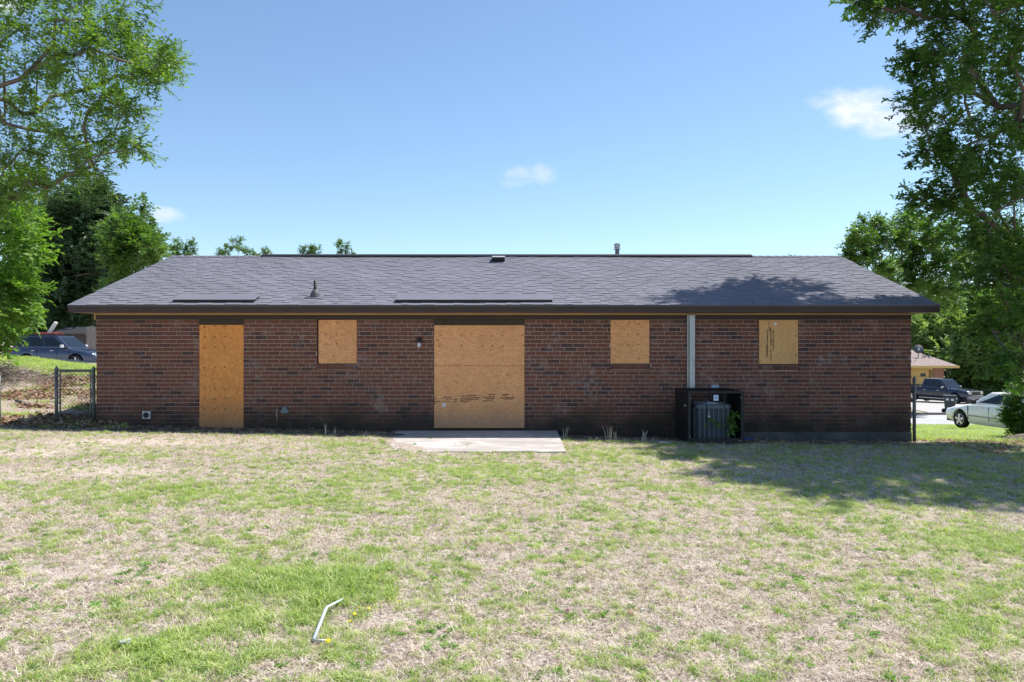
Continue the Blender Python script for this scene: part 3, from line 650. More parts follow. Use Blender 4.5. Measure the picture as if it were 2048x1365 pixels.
# vents on the roof
def slope_box(mb, x0, x1, s0, s1, h0, h1):
    v = [SP_(x, s, h) for h in (h0, h1) for s in (s0, s1) for x in (x0, x1)]
    mb.add(v, [(0, 2, 3, 1), (4, 5, 7, 6), (0, 1, 5, 4), (2, 6, 7, 3), (0, 4, 6, 2), (1, 3, 7, 5)])
SX = lambda px, sc_: (px-1024)/sc_
for a, b, lab in ((343, 505, 'short dark vent strip above the eave at the left'), (791, 1105, 'long dark vent strip above the eave over the patio')):
    v = MB(); xa, xb = SX(a, 102.2), SX(b, 102.2); slope_box(v, xa, xb, .15, .36, .010, .060); W(v, 'eave_vent', VENTBLACK, label=lab, bevel=.004)
    v = MB(); slope_box(v, xa-.02, xb+.02, .162, .62, .0605, .066); W(v, 'vent_cover_shingles', SH2)
v = MB(); xa, xb = SX(525, 78.8), SX(1502, 78.8)
v.add([(x, y, z) for x in (xa, xb) for y, z in ((RY-.14, RZ_-.030), (RY-.14, RZ_+.012), (RY, RZ_+.058), (RY+.14, RZ_+.012), (RY+.14, RZ_-.030))], [(0, 4, 3, 2, 1), (5, 6, 7, 8, 9), (0, 1, 6, 5), (1, 2, 7, 6), (2, 3, 8, 7), (3, 4, 9, 8)])
W(v, 'ridge_vent', VENTBLACK)
for a, b in ((X0, xa-.01), (xb+.01, X1)):
    v = MB(); x = a
    while x < b:
        e = min(x+.2, b); v.add([(q, y, z) for q, dz in ((x, .012), (e, .004)) for y, z in ((RY-.15, RZ_-.048+.014+dz), (RY, RZ_+.012+dz), (RY+.15, RZ_-.048+.014+dz))], [(0, 1, 4, 3), (1, 2, 5, 4), (0, 2, 1)]); x += .2
    W(v, 'ridge_cap', SH2, fix=False)
# box vent near the ridge
v = MB(); bx = SX(997, 80); bs = 4.05
W((lambda q: (slope_box(q, bx-.20, bx+.18, bs-.26, bs+.2, .012, .02), q)[1])(MB()), 'vent_flashing', SH2)
v.add([SP_(bx-.165, bs-.15, .02), SP_(bx+.165, bs-.15, .02), SP_(bx+.165, bs+.17, .02), SP_(bx-.165, bs+.17, .02), SP_(bx-.15, bs-.18, .14), SP_(bx+.165, bs-.18, .14), SP_(bx+.165, bs+.16, .10), SP_(bx-.15, bs+.16, .10)], [(4, 5, 6, 7), (0, 4, 7, 3), (1, 2, 6, 5), (2, 3, 7, 6)])
bv = W(v, 'box_vent', mat('vent_grey', (.32, .31, .33), .6)); v = MB()
v.add([SP_(bx-.16, bs-.149, .02), SP_(bx+.16, bs-.149, .02), SP_(bx+.16, bs-.17, .13), SP_(bx-.148, bs-.17, .13)], [(0, 1, 2, 3)]); v.build('vent_opening', VENTBLACK, bv)
# plumbing vent with boot
px_ = SX(623, 100.6); b0 = SP_(px_, .62, 0)
v = MB(); v.lathe([(.11, -.03), (.10, .05), (.06, .13), (.05, .14)], b0, 16); pv = W(v, 'vent_boot', mat('boot_grey', (.10, .10, .11), .6), smooth=True)
v = MB(); v.lathe([(.035, .0), (.035, .33), (.03, .33), (.028, .2)], b0, 12); v.build('vent_pipe', VENTBLACK, pv, smooth=True)
v = MB(); slope_box(v, px_-.17, px_+.17, .47, .82, .012, .017); W(v, 'vent_flashing', SH2)
# flue beyond the ridge
fx, fy = (1234.5-1024)/1480*19.4, 19.4; v = MB(); v.lathe([(.055, 3.75), (.055, 4.28), (.06, 4.285)], (fx, fy, 0), 14); fl = W(v, 'flue_pipe', GREYMET, smooth=False)
v = MB(); v.lathe([(0, 4.455), (.075, 4.45), (.085, 4.42), (.078, 4.37), (.078, 4.35), (.06, 4.345), (.06, 4.325), (.095, 4.315), (.095, 4.30), (.055, 4.285)], (fx, fy, 0), 16); v.build('flue_cap', GALV, fl, smooth=False)
v = MB(); v.lathe([(.0, 4.4), (.02, 4.39)], (fx, fy, 0), 6)
# fascia, soffit
v = MB(); v.box(X0+.012, X1-.012, EY+.004, EY+.028, 2.432, EZ-.032); W(v, 'fascia_board', BROWN, bevel=.002)
v = MB(); v.box(X0+.03, XR+.33, EY+.029, WY-.001, 2.431, 2.437); v.box(X0+.03, XL, WY, 23, 2.431, 2.437); v.box(XR, X1-.03, WY, 23, 2.431, 2.437); W(v, 'soffit', noisy('soffit_paint', (.30, .21, .13), (.22, .16, .11), 3, .7, .1))
for xx in (X0, X1-.024):
    v = MB(); v.add([(xx+dx, y_, z_) for dx in (0, .024) for y_, z_ in ((EY, 2.432), (EY, EZ-.031), (RY, RZ_-.031), (by, EZ-.031), (by, 2.432), (RY, RZ_-.19), (EY+.35, 2.432))], [(0, 1, 2, 5, 6), (2, 3, 4, 5), (7, 13, 12, 9, 8), (9, 12, 11, 10), (0, 7, 8, 1), (1, 8, 9, 2), (2, 9, 10, 3), (3, 10, 11, 4), (4, 11, 12, 5), (5, 12, 13, 6), (6, 13, 7, 0)]); W(v, 'rake_board', BROWN)
v = MB(); v.box(XL-.035, XL-.003, WY-.034, WY+.06, 2.30, 2.43); W(v, 'corner_trim', RAWWOOD)
v = MB(); v.box(X0-.008, X1+.008, EY-.012, EY+.003, EZ-.034, EZ+.004); W(v, 'drip_edge', mat('drip_edge', (.08, .08, .09), .5, .5))
# lamp, pipes, vents on the wall
lx, lz = PX(839), PZ(681)
v = MB(); v.lathe([(0, -.02), (.05, -.018), (.055, .0)], (lx, WY-.009, lz+.01), 16, 'y'); v.lathe([(.0, .045), (.030, .04), (.042, .02), (.045, -.035), (.036, -.05)], (lx, WY-.07, lz), 14); v.tube([(lx, WY-.01, lz+.02), (lx, WY-.05, lz+.035), (lx, WY-.07, lz+.03)], .012)
wlm = W(v, 'wall_lamp', BLACKMETAL, smooth=False); v = MB(); v.lathe([(.026, -.04), (.036, -.06), (.042, -.09), (.036, -.12), (.018, -.142), (0, -.148)], (lx, WY-.07, lz), 14); v.build('bulb', BULB, wlm, smooth=True)
ax, az = PX(555), PZ(818)
v = MB(); v.tube([(ax, WY-.03, PZ(844)), (ax-.005, WY-.05, PZ(822)), (ax-.003, WY-.03, PZ(819)), (ax+.02, WY+.0, PZ(820))], .011, 8); W(v, 'overflow_pipe', noisy('copper_grey', (.30, .24, .2), (.45, .4, .36), 12, .5), smooth=True)
v = MB(); cx, cz = PX(569), PZ(821); poly = [(-.07, -.055), (.06, -.06), (.09, -.02), (.06, .0), (.05, .04), (.01, .085), (-.03, .07), (-.045, .02), (-.075, -.01)]
v.prism([(cx+a, cz+b) for a, b in poly], WY-.016, WY+.01); W(v, 'mortar_patch', noisy('mortar_patch', (.16, .19, .21), (.26, .29, .31), 14, .9, .4), bevel=.004)
dx_, dz_ = PX(293.5), PZ(830.5)
v = MB(); v.box(dx_-.08, dx_+.08, WY-.035, WY-.012, dz_-.075, dz_+.075); dvt = W(v, 'dryer_vent', noisy('vent_white', (.5, .5, .5), (.7, .7, .72), 8, .5), bevel=.008)
v = MB(); v.lathe([(.056, -.012), (.056, 0), (.048, 0), (.048, -.010)], (dx_, WY-.037, dz_), 20, 'y'); v.build('vent_ring', BLACKMETAL, dvt); v = MB(); v.lathe([(0, -.004), (.052, -.003)], (dx_, WY-.037, dz_), 20, 'y'); v.build('vent_flap', VENTBLACK, dvt)
# steel downspout channel
v = MB(); a, b = PX(1374), PX(1388); v.box(a+.030, b, WY-.095, WY-.020, .9, 2.395); v.box(a-.005, a+.022, WY-.06, WY-.015, .9, 2.395)
W(v, 'downspout', GALV, bevel=.005)
v = MB(); v.box(PX(1420.5), PX(1435.5), WY-.10, WY-.012, PZ(779.5), PZ(770)); v.box(PX(1422), PX(1427), WY-.05, WY-.012, PZ(797), PZ(779.6)); W(v, 'disconnect_box', mat('box_grey', (.36, .42, .50), .5), bevel=.005)
# patio slab
v = MB(); zt = lambda x, y: .085-(14.8-y)*.004
pts = [(-2.33, 14.79), (.90, 14.79), (.87, 11.98), (-2.0, 11.95)]
N_ = 14; grid = []
import itertools
for j in range(N_+1):
    for i in range(N_+1):
        u, w2_ = i/N_, j/N_; xa = pts[0][0]+(pts[1][0]-pts[0][0])*u; xb = pts[3][0]+(pts[2][0]-pts[3][0])*u; ya = pts[0][1]; yb = pts[3][1]+(pts[2][1]-pts[3][1])*u
        xx = xa+(xb-xa)*w2_; yy = ya+(yb-ya)*w2_+(.02*math.sin(u*19)+.015*math.sin(u*43) if j == N_ else 0); grid.append((xx, yy, zt(xx, yy)))
fs = [(j*(N_+1)+i, (j+1)*(N_+1)+i, (j+1)*(N_+1)+i+1, j*(N_+1)+i+1) for j in range(N_) for i in range(N_)]; nb = len(grid)
low = [(x, y, z-.25) for x, y, z in grid]
edge = [(i) for i in range(N_+1)]+[j*(N_+1)+N_ for j in range(1, N_+1)]+[N_*(N_+1)+i for i in range(N_-1, -1, -1)]+[j*(N_+1) for j in range(N_-1, 0, -1)]
v.add(grid+low, fs+[(edge[k], edge[(k+1) % len(edge)], edge[(k+1) % len(edge)]+nb, edge[k]+nb) for k in range(len(edge))]); v.build('patio_slab', CONC, kind='structure')
# ------------------------------------------------------------ trees
def pw(px, py, d): return Vector(((px-1024)/F*d, d, 1.8-(py-690)/F*d))
def sprig(n, L, ll, lw, droop=.2, tw=.004):
    mb = MB(); mb.tube([(0, 0, 0), (L*.5, 0, .01), (L, 0, -L*droop*.5)], [tw, tw*.7, tw*.3], 3, caps=False)
    for i in range(n):
        t_ = (i+.6)/n; a = random.uniform(-1, 1)*1.0+(1 if i % 2 else -1)*1.1; e = random.uniform(-.7, .5)
        d = Vector((math.cos(a)*.8+.3, math.sin(a), e)).normalized(); s = d.cross(Vector((random.gauss(0, .4), random.gauss(0, .4), 1))).normalized(); p = Vector((L*t_, 0, 0)); l = ll*random.uniform(.7, 1.2); nrm = s.cross(d)
        mb.add([p, p+d*l*.5+s*lw*.5+nrm*lw*.15, p+d*l, p+d*l*.5-s*lw*.5+nrm*lw*.15], [(0, 1, 2), (0, 2, 3)])
    return mb
def leafprotos(m, n, L, ll, lw, k=2): return [proto('leaf_sprig_source', sprig(n, L, ll, lw), m) for _ in range(k)]
P_OAK = leafprotos(L_OAK, 16, .34, .085, .030); P_SHADE = leafprotos(L_SHADE, 18, .36, .10, .045); P_BRIGHT = leafprotos(L_BRIGHT, 14, .4, .12, .06)
P_DARKF = leafprotos(L_DARK, 18, .8, .24, .11); P_MIDF = leafprotos(L_MID, 16, .8, .22, .12); P_PALEF = leafprotos(L_PALE, 16, .9, .22, .11); P_BRIF = leafprotos(L_BRIGHT, 16, .8, .2, .1)
def tree(name, label, base, clumps, protos, tr=.2, scale=1., cat='tree', group=None, dens=1.0, twigs=True, top=None, stem='trunk', leafname='crown', sub=7):
    bx_, by_ = base; bz = g1(bx_, by_); root = empty(name, (bx_, by_, bz), label=label, cat=cat, group=group); B0 = Vector((bx_, by_, bz))
    cen = sum((c for c, r in clumps), Vector())/len(clumps); zmax = max(c.z for c, r in clumps)
    topv = Vector(top) if top else Vector((bx_*.5+cen.x*.5, by_*.5+cen.y*.5, bz+(zmax-bz)*.85))
    path = [B0+Vector((0, 0, -.2))]; K = 8
    for i in range(1, K+1):
        t_ = i/K; path.append(B0.lerp(topv, t_)+Vector((random.gauss(0, tr*.5), random.gauss(0, tr*.5), 0)))
    mb = MB(); rad = [tr*1.25]+[tr*(1-.85*i/K) for i in range(1, K+1)]; mb.tube([p-B0 for p in path], rad, 8)
    pts, rots, scs = [], [], []
    # branch skeleton: every clump hangs on the nearest limb already grown
    nodes_ = [(path[k], -1, (path[k]-B0).length) for k in range(2, K+1)]; n_tr = len(nodes_); par = {}
    order = sorted(range(len(clumps)), key=lambda k: min((clumps[k][0]-q[0]).length for q in nodes_[:n_tr]))
    for k in order:
        c = clumps[k][0]; best = min(range(len(nodes_)), key=lambda q: (c-nodes_[q][0]).length*(1.0 if nodes_[q][0].z < c.z+.3 else 1.5)+.28*nodes_[q][2]); par[len(nodes_)] = best
        nodes_.append((c, k, nodes_[best][2]+(c-nodes_[best][0]).length))
    wt = {q: 1 for q in par}
    for q in sorted(par, reverse=True):
        if par[q] in wt: wt[par[q]] += wt[q]
    rb = max(.008*scale, tr*.06); crad = {}
    for q, b_ in par.items():
        c, k, _ = nodes_[q]; st = nodes_[b_][0]; dist = (c-st).length; r1 = min(tr*.55, rb*wt[q]**.5); r0 = r1*1.15
        mid = st.lerp(c, .45)+Vector((random.gauss(0, .10), random.gauss(0, .10), random.gauss(.06, .08)))*dist; m2 = st.lerp(c, .78)+Vector((random.gauss(0, .05), random.gauss(0, .05), random.gauss(.03, .05)))*dist
        mb.tube([st-B0, mid-B0, m2-B0, c-B0], [r0, r1, r1*.9, r1*.8 if wt[q] > 1 else r1*.5], 5, caps=False); crad[k] = r1
    for ci_, (c, r) in enumerate(clumps):
        r0 = crad[ci_]*1.4 if crad[ci_] < rb*1.5 else rb*2
        nt_ = max(3, int(sub*dens)); 
        for k in range(nt_):
            d = Vector((random.gauss(0, 1), random.gauss(0, 1), random.gauss(.1, .8))).normalized()
            L = r*random.uniform(.55, 1.25); e = c+d*L; a = c.lerp(e, .1); kk = c.lerp(e, .55)+Vector((random.gauss(0, .1), random.gauss(0, .1), random.gauss(0, .1)))*r
            if twigs: mb.tube([a-B0, kk-B0, e-B0], [r0*.25, r0*.16, .004*scale], 3, caps=False)
            ns = int(max(3, 9*dens*(r/scale/.8)*random.uniform(.7, 1.3)))
            for q in range(ns):
                u = random.uniform(.25, 1.05); p = (a.lerp(kk, u*2) if u < .5 else kk.lerp(e, u*2-1)); p = p+Vector((random.gauss(0, 1), random.gauss(0, 1), random.gauss(0, 1)))*.13*r
                dd = (d*.7+Vector((random.gauss(0, .6), random.gauss(0, .6), random.gauss(-.05, .5)))).normalized()
                pts.append(p-B0); rots.append(dd.to_track_quat('X', 'Z').to_euler()); scs.append(scale*random.uniform(.7, 1.25))
    mb.build(stem, BARK, root, smooth=True, fix=False)
    scatter(leafname, [tuple(p) for p in pts], [tuple(e) for e in rots], scs, protos, parent=root, kind='stuff')
    return root
def cl(lst, d, dd=1.0, sc_=1.0):      # (px, py, radius px) read off the photograph, at distance d
    o = []
    for px, py, rp in lst:
        q = d+random.uniform(-dd, dd); o.append((pw(px, py, q), rp/F*q*sc_))
    return o
def fill(cx, cy, rx, ry, n, rp, d, dd):
    o = []
    for i in range(n):
        a = random.uniform(0, 6.28); q = math.sqrt(random.uniform(.15, 1)); o.append((cx+rx*q*math.cos(a), cy+ry*q*math.sin(a), rp*random.uniform(.7, 1.25)))
    return cl(o, d, dd)
# overhanging oak at the left
c1 = cl([(250, 15, 40), (210, 60, 45), (255, 60, 24), (190, 100, 45), (235, 110, 40), (275, 118, 30), (310, 116, 24), (338, 112, 20), (355, 122, 12), (322, 128, 16), (318, 165, 16), (300, 150, 18), (265, 150, 22), (230, 155, 30), (240, 218, 26), (268, 222, 10), (205, 190, 32), (225, 205, 24), (250, 285, 20), (272, 296, 10), (225, 275, 26), (190, 285, 34), (175, 225, 34), (140, 300, 34), (185, 332, 22), (200, 350, 10), (150, 340, 20), (100, 330, 32),
         (120, 40, 60), (60, 60, 60), (10, 60, 60), (150, 110, 48), (100, 130, 50), (50, 150, 34), (10, 215, 30), (125, 190, 36), (70, 225, 26), (45, 300, 45), (5, 340, 45), (60, 360, 32), (20, 250, 34), (95, 265, 32), (-40, 100, 60), (-40, 200, 60), (-50, 300, 60), (150, 0, 50), (60, -10, 60), (240, -40, 50), (150, -70, 60), (40, -90, 70), (-60, -60, 80), (95, 375, 18), (-20, 390, 40), (30, 400, 30)], 12.6, 1.3)
tree('oak_tree', 'tall oak at the left edge with leafy branches reaching over the yard', (-12.3, 12.6), c1, P_OAK, .22, dens=1.4, top=(-10.8, 12.6, 8.2))
# shade tree at the right
c2 = cl([(1712, 6, 14), (1735, 8, 16), (1762, 14, 20), (1745, 38, 12), (1795, 5, 22), (1830, 15, 28), (1862, 38, 26), (1880, 5, 34), (1838, 108, 20), (1855, 135, 26), (1826, 120, 12), (1870, 100, 28), (1830, 210, 22), (1852, 205, 26), (1840, 165, 16), (1870, 180, 34), (1848, 250, 18), (1868, 262, 28), (1858, 300, 16), (1885, 318, 26), (1905, 345, 22), (1900, 255, 34), (1845, 400, 18), (1870, 395, 26), (1890, 410, 30), (1825, 405, 10), (1920, 380, 30), (1915, 300, 34), (1930, 350, 30)], 14.6, .8)
c2 += cl([(1930, 40, 50), (1990, 30, 55), (2040, 60, 60), (1920, 110, 45), (1980, 130, 55), (2035, 150, 50), (1930, 190, 45), (1990, 210, 55), (2040, 250, 50), (1960, 280, 50), (2020, 320, 55), (1960, 360, 45), (2020, 400, 50), (1945, 420, 40), (2060, 380, 60), (1975, 450, 50), (2030, 480, 55), (1950, 500, 38), (2000, 540, 50), (2045, 560, 55), (1965, 570, 42), (2020, 620, 50), (1985, 640, 36), (2045, 680, 50), (2010, 700, 40), (2045, 740, 35), (2080, 620, 60), (2080, 500, 60), (2090, 200, 70), (2100, 60, 70), (2000, -50, 60), (1930, -60, 55), (1880, -70, 50), (2060, -60, 60), (1800, -50, 35), (1850, -110, 45), (1940, -150, 60), (2020, -180, 60), (1760, -30, 22)], 14.2, 1.9)
for i in range(26):
    c2.append((Vector((random.uniform(9.4, 14.5), random.uniform(11.8, 16.5), random.uniform(8.5, 12.5))), random.uniform(.6, 1.0)))
for i in range(14): c2.append((Vector((random.uniform(7.9, 10.4), random.uniform(16, 18), random.uniform(10.2, 12))), random.uniform(.6, .95)))
for i in range(30): c2.append((Vector((random.uniform(8.6, 12.3), random.uniform(12.9, 16), random.uniform(9.2, 11))), random.uniform(.6, 1.0)))
for i in range(12): c2.append((Vector((random.uniform(9.8, 13), random.uniform(10.9, 13), random.uniform(4.5, 9))), random.uniform(.6, .9)))
tree('shade_tree', 'large dense dark green tree at the right edge shading the lawn', (12.4, 14.0), c2, P_SHADE+P_OAK[:1], .30, dens=1.45, top=(11.4, 13.9, 11))
# left middle
c3 = fill(5, 480, 52, 105, 30, 30, 22, 2.0)+fill(8, 600, 42, 42, 22, 24, 21, 1.5)+cl([(56, 620, 14), (58, 575, 18), (55, 500, 22), (48, 640, 10), (12, 668, 12), (-10, 690, 24), (5, 400, 40), (60, 390, 30)], 21, 1)
tree('bright_leafy_tree', 'bright green leafy tree beside the brush pile on the left bank', (-16.2, 21.5), c3, P_BRIGHT, .14, 1.25, dens=1.0)
c4 = fill(165, 500, 80, 105, 48, 36, 58, 4)+fill(150, 600, 80, 45, 22, 34, 58, 3)+cl([(150, 395, 24), (120, 405, 18), (195, 400, 22), (170, 385, 14), (95, 430, 20), (225, 430, 18), (60, 480, 30), (70, 560, 30), (40, 640, 30)], 58, 3)
tree('dark_evergreen_tree', 'broad dark glossy evergreen tree behind the parked blue vehicle', (-34, 60), c4, P_DARKF, .4, 1.45, dens=1.0)
c5 = fill(262, 500, 42, 55, 24, 22, 33, 2)+cl([(272, 432, 10), (277, 412, 7), (270, 450, 12), (262, 470, 16), (300, 495, 14), (310, 512, 12), (322, 515, 9), (290, 540, 20), (255, 575, 24), (225, 600, 22), (235, 455, 14)], 33, 1.2)
tree('light_green_tree', 'lighter green tree with one thin spike between the evergreen and the roof', (-17.3, 33.5), c5, P_MIDF, .16, .75, dens=.9)
c5b = fill(120, 635, 110, 28, 34, 24, 64, 3)+fill(0, 640, 70, 34, 16, 28, 60, 2)
tree('understory_tree', 'low dark tree filling the gap behind the parked blue vehicle', (-38, 65), c5b, P_DARKF, .2, 1.5, dens=.9)
GRPT = 'treetops showing over the ridge'
for lab, lst, d in (('sparse twiggy treetop over the ridge nearest the left gable', [(352, 492, 9), (346, 502, 10), (368, 500, 9), (384, 494, 7), (388, 482, 4), (352, 480, 4), (380, 505, 10), (362, 510, 10)], 38), ('wide leafy treetop over the ridge, second from the left', [(452, 502, 10), (468, 492, 10), (482, 484, 6), (480, 500, 11), (498, 505, 9), (512, 508, 7), (440, 508, 7), (530, 504, 5), (538, 508, 5)], 42),
                    ('small round treetop over the ridge, third from the left', [(605, 501, 8), (618, 497, 8), (630, 502, 8), (610, 508, 9), (625, 508, 9)], 46), ('thin treetop over the ridge, fourth from the left', [(680, 490, 5), (688, 499, 8), (694, 490, 4), (684, 507, 8), (702, 508, 5), (676, 487, 3)], 44), ('barely visible treetop tip over the right end of the ridge', [(1583, 514, 3), (1580, 518, 5)], 44)):
    c_ = cl(lst, d, .6); x0 = c_[0][0].x; tree('distant_tree', lab, (x0, d), c_, P_MIDF, .12, .30, dens=1.0, group=GRPT, twigs=True)
# right background
c6 = cl([(1738, 455, 16), (1722, 475, 18), (1755, 470, 18), (1708, 495, 14), (1735, 500, 22), (1765, 500, 16), (1750, 530, 18), (1772, 535, 14), (1720, 520, 16), (1765, 560, 16), (1745, 445, 9), (1770, 455, 8), (1700, 512, 9), (1780, 575, 14)], 40, 1.5)
tree('maple_tree', 'upright maple rising behind the right end of the roof', (20.5, 43), c6, P_MIDF, .2, .72, dens=1.3)
c7 = cl([(1812, 455, 18), (1835, 445, 14), (1850, 470, 24), (1810, 490, 20), (1835, 510, 24), (1870, 500, 24), (1890, 470, 20), (1805, 525, 14), (1835, 550, 20), (1865, 540, 22), (1895, 530, 22), (1820, 570, 14), (1855, 585, 20), (1885, 580, 20), (1905, 600, 18), (1910, 500, 20), (1815, 440, 8), (1800, 475, 10)], 43, 2)
tree('maple_tree', 'fuller maple between the right roof end and the shade tree', (22.6, 45), c7, P_MIDF, .24, .8, dens=1.3)
c8 = fill(1880, 660, 62, 45, 44, 22, 70, 4)+fill(1960, 690, 60, 60, 40, 24, 66, 3)+cl([(1838, 650, 18), (1835, 680, 16), (1850, 620, 18), (1900, 610, 22), (1990, 620, 24)], 70, 2)
tree('pale_bushy_tree', 'pale sunlit bushy tree behind the tan garage house', (43, 72), c8, P_PALEF, .3, 1.3, dens=1.1)
c9 = fill(1992, 680, 60, 85, 56, 24, 67, 3)+cl([(1950, 735, 14), (1960, 755, 14), (1935, 715, 14), (2000, 765, 18), (2040, 760, 20), (1903, 742, 14), (1915, 758, 16), (1932, 768, 16), (1920, 735, 14), (1945, 780, 14), (1900, 770, 14)], 67, 1.5)
tree('roadside_tree', 'leafy green tree across the road behind the pickup truck', (45, 68), c9, P_MIDF, .3, 1.2, dens=1.1)
c10 = fill(1860, 620, 80, 40, 24, 24, 84, 4)+fill(2010, 560, 80, 90, 34, 30, 76, 4)
tree('background_tree', 'tall dark tree farthest back beyond the tan garage house', (50, 84), c10, P_DARKF, .35, 1.3, dens=1.0)
c11 = fill(1880, 745, 160, 14, 10, 22, 95, 4)
# shrub at the right edge
c12 = cl([(2044, 800, 14), (2030, 818, 8), (2018, 826, 6), (2042, 838, 16), (2034, 856, 10), (2012, 846, 4), (2050, 868, 16), (2060, 780, 16), (2036, 792, 6), (2070, 840, 30), (2024, 838, 7)], 16.5, .4)
tree('shade_shrub', 'dark leafy shrub in front of the white sedan at the right edge', (11.5, 16.5), c12, P_SHADE, .09, .7, cat='shrub', dens=1.6, stem='stem', leafname='foliage')
# ------------------------------------------------------------ vehicles
GLASS = mat('car_glass', (.012, .015, .02), .05, spec=.5)
TYRE = mat('tyre_rubber', (.018, .018, .018), .85); RIM = mat('alloy_rim', (.55, .56, .58), .3, .8); CHROME = mat('chrome_trim', (.6, .6, .62), .2, .9); BTRIM = mat('black_trim', (.02, .02, .022), .5)
HEADL = mat('headlight_glass', (.7, .72, .75), .1, .3, 1); REDL = mat('tail_lamp_red', (.3, .02, .015), .2)
def paint(name, c, rough=.28, metal=.0): return mat(name, c, rough, metal, .5, Coat_Weight=.8, Coat_Roughness=.06)
def vehicle(name, label, cat, pos, ang, mp, S, GH, wins, wheels, wr, kindx):
    z0 = g1(*pos); root = empty(name, (pos[0], pos[1], z0), ang, label=label, cat=cat)
    xs = sorted(set([s[0] for s in S]+[x for x in np.arange(S[0][0]+.02, S[-1][0]-.01, .07)])); st = np.array(S); ip = lambda x, k: float(np.interp(x, st[:, 0], st[:, k]))
    ra = wr+.075; sec = []
    for x in xs:
        zb, zs, zt, hw = (ip(x, k) for k in (1, 2, 3, 4)); za = zb
        for wx in wheels:
            if abs(x-wx) < ra: za = max(za, wr+math.sqrt(ra*ra-(x-wx)**2))
        p = [(hw-.10, max(zb, za)-(.0)), (hw-.02, max(zb+.13, za)), (hw, max((zb+zs)/2, za+.01)), (hw-.015, max(zs-.07, za+.02)), (hw-.075, zs), (hw*.62, zt-.015), (0, zt)]
        sec.append([(x, y, z) for y, z in p]+[(x, -y, z) for y, z in reversed(p[:-1])])
    mb = MB(); n = len(sec[0]); mb.v = [q for s in sec for q in s]
    mb.f = [(i*n+k, i*n+k+1, (i+1)*n+k+1, (i+1)*n+k) for i in range(len(sec)-1) for k in range(n-1)]+[tuple(range(n)), tuple(reversed(range((len(sec)-1)*n, len(sec)*n)))]; mb.m = [0]*len(mb.f)
    body = mb.build('body', mp, root); body.data.shade_smooth(); 
    try: body.data.set_sharp_from_angle(angle=R(38))
    except Exception: pass
    hw = max(st[:, 4]); u = MB(); u.box(S[0][0]+.15, S[-1][0]-.15, -hw+.25, hw-.25, .2, .62); u.build('underbody', BTRIM, root)
    xf0, xf1, xb0, xb1, zb, zr, wb, wrf = GH
    g = MB(); g.add([(xb0, wb, zb-.04), (xf0, wb, zb-.04), (xf0, -wb, zb-.04), (xb0, -wb, zb-.04), (xb1, wrf, zr), (xf1, wrf, zr), (xf1, -wrf, zr), (xb1, -wrf, zr), (xb1+.25, 0, zr+.035), (xf1-.25, 0, zr+.035)],
                    [(0, 1, 5, 4), (1, 2, 6, 5), (2, 3, 7, 6), (3, 0, 4, 7), (4, 5, 9, 8), (5, 6, 9), (6, 7, 8, 9), (7, 4, 8), (0, 3, 2, 1)]); g.build('cabin', mp, root, bevel=.05, seg=3)
    def bil(A, B, C, D, u_, v_): A, B, C, D = map(Vector, (A, B, C, D)); return A.lerp(B, u_).lerp(D.lerp(C, u_), v_)
    def pane(nm, face, q, off=.012, m=GLASS):
        P_ = [bil(*face, a, b) for a, b in q]; nn = (Vector(face[1])-Vector(face[0])).cross(Vector(face[3])-Vector(face[0])).normalized(); cen = Vector((0, 0, .8))
        if nn.dot(P_[0]-cen) < 0: nn = -nn
        k = len(P_); w_ = MB(); w_.add([p+nn*off for p in P_]+[p-nn*.01 for p in P_], [tuple(range(k))]+[(i, (i+1) % k, (i+1) % k+k, i+k) for i in range(k)]); w_.build(nm, m, root)
    for s in (1, -1):
        face = ((xb0, s*wb, zb-.04), (xf0, s*wb, zb-.04), (xf1, s*wrf, zr), (xb1, s*wrf, zr))
        for q in wins: pane('side_window', face, q)
    fw = ((xf0, -wb, zb-.04), (xf0, wb, zb-.04), (xf1, wrf, zr), (xf1, -wrf, zr)); pane('windshield', fw, [(.06, .10), (.94, .10), (.94, .90), (.06, .90)])
    rw = ((xb0, -wb, zb-.04), (xb0, wb, zb-.04), (xb1, wrf, zr), (xb1, -wrf, zr)); pane('rear_window', rw, [(.08, .14), (.92, .14), (.92, .88), (.08, .88)])
    for wx in wheels:
        for s in (1, -1):
            w_ = MB(); w_.lathe([(wr*.62, -.10), (wr*.93, -.11), (wr, -.08), (wr, .08), (wr*.93, .11), (wr*.62, .10)], (wx, s*(hw-.13), wr), 24, 'y'); wo_ = w_.build('wheel', TYRE, root, smooth=True)
            rm = MB(); yy = s*(hw-.03)
            rm.lathe([(wr*.64, -.02), (wr*.66, .0), (wr*.60, .01), (wr*.58, -.03)], (wx, yy, wr), 24, 'y')
            for k in range(5):
                a = k*2*math.pi/5+.3; c_, s_ = math.cos(a), math.sin(a)
                rm.box(.03, wr*.62, -.012, .012, -.045, .045, mat=Matrix.Translation((wx, yy, wr)) @ Matrix.Rotation(-a, 4, 'Y'))
            rm.lathe([(0, -.02*1), (wr*.18, -.015), (wr*.18, .02), (0, .022)], (wx, yy, wr), 12, 'y'); rm.build('rim', RIM, wo_)
            dk = MB(); dk.lathe([(0, 0), (wr*.6, 0)], (wx, s*(hw-.08), wr), 20, 'y'); dk.build('brake_disc', BTRIM, wo_)
    hwl = st[-1, 4]
    def part(nm, m, fn, **k): q = MB(); fn(q); return q.build(nm, m, root, **k)
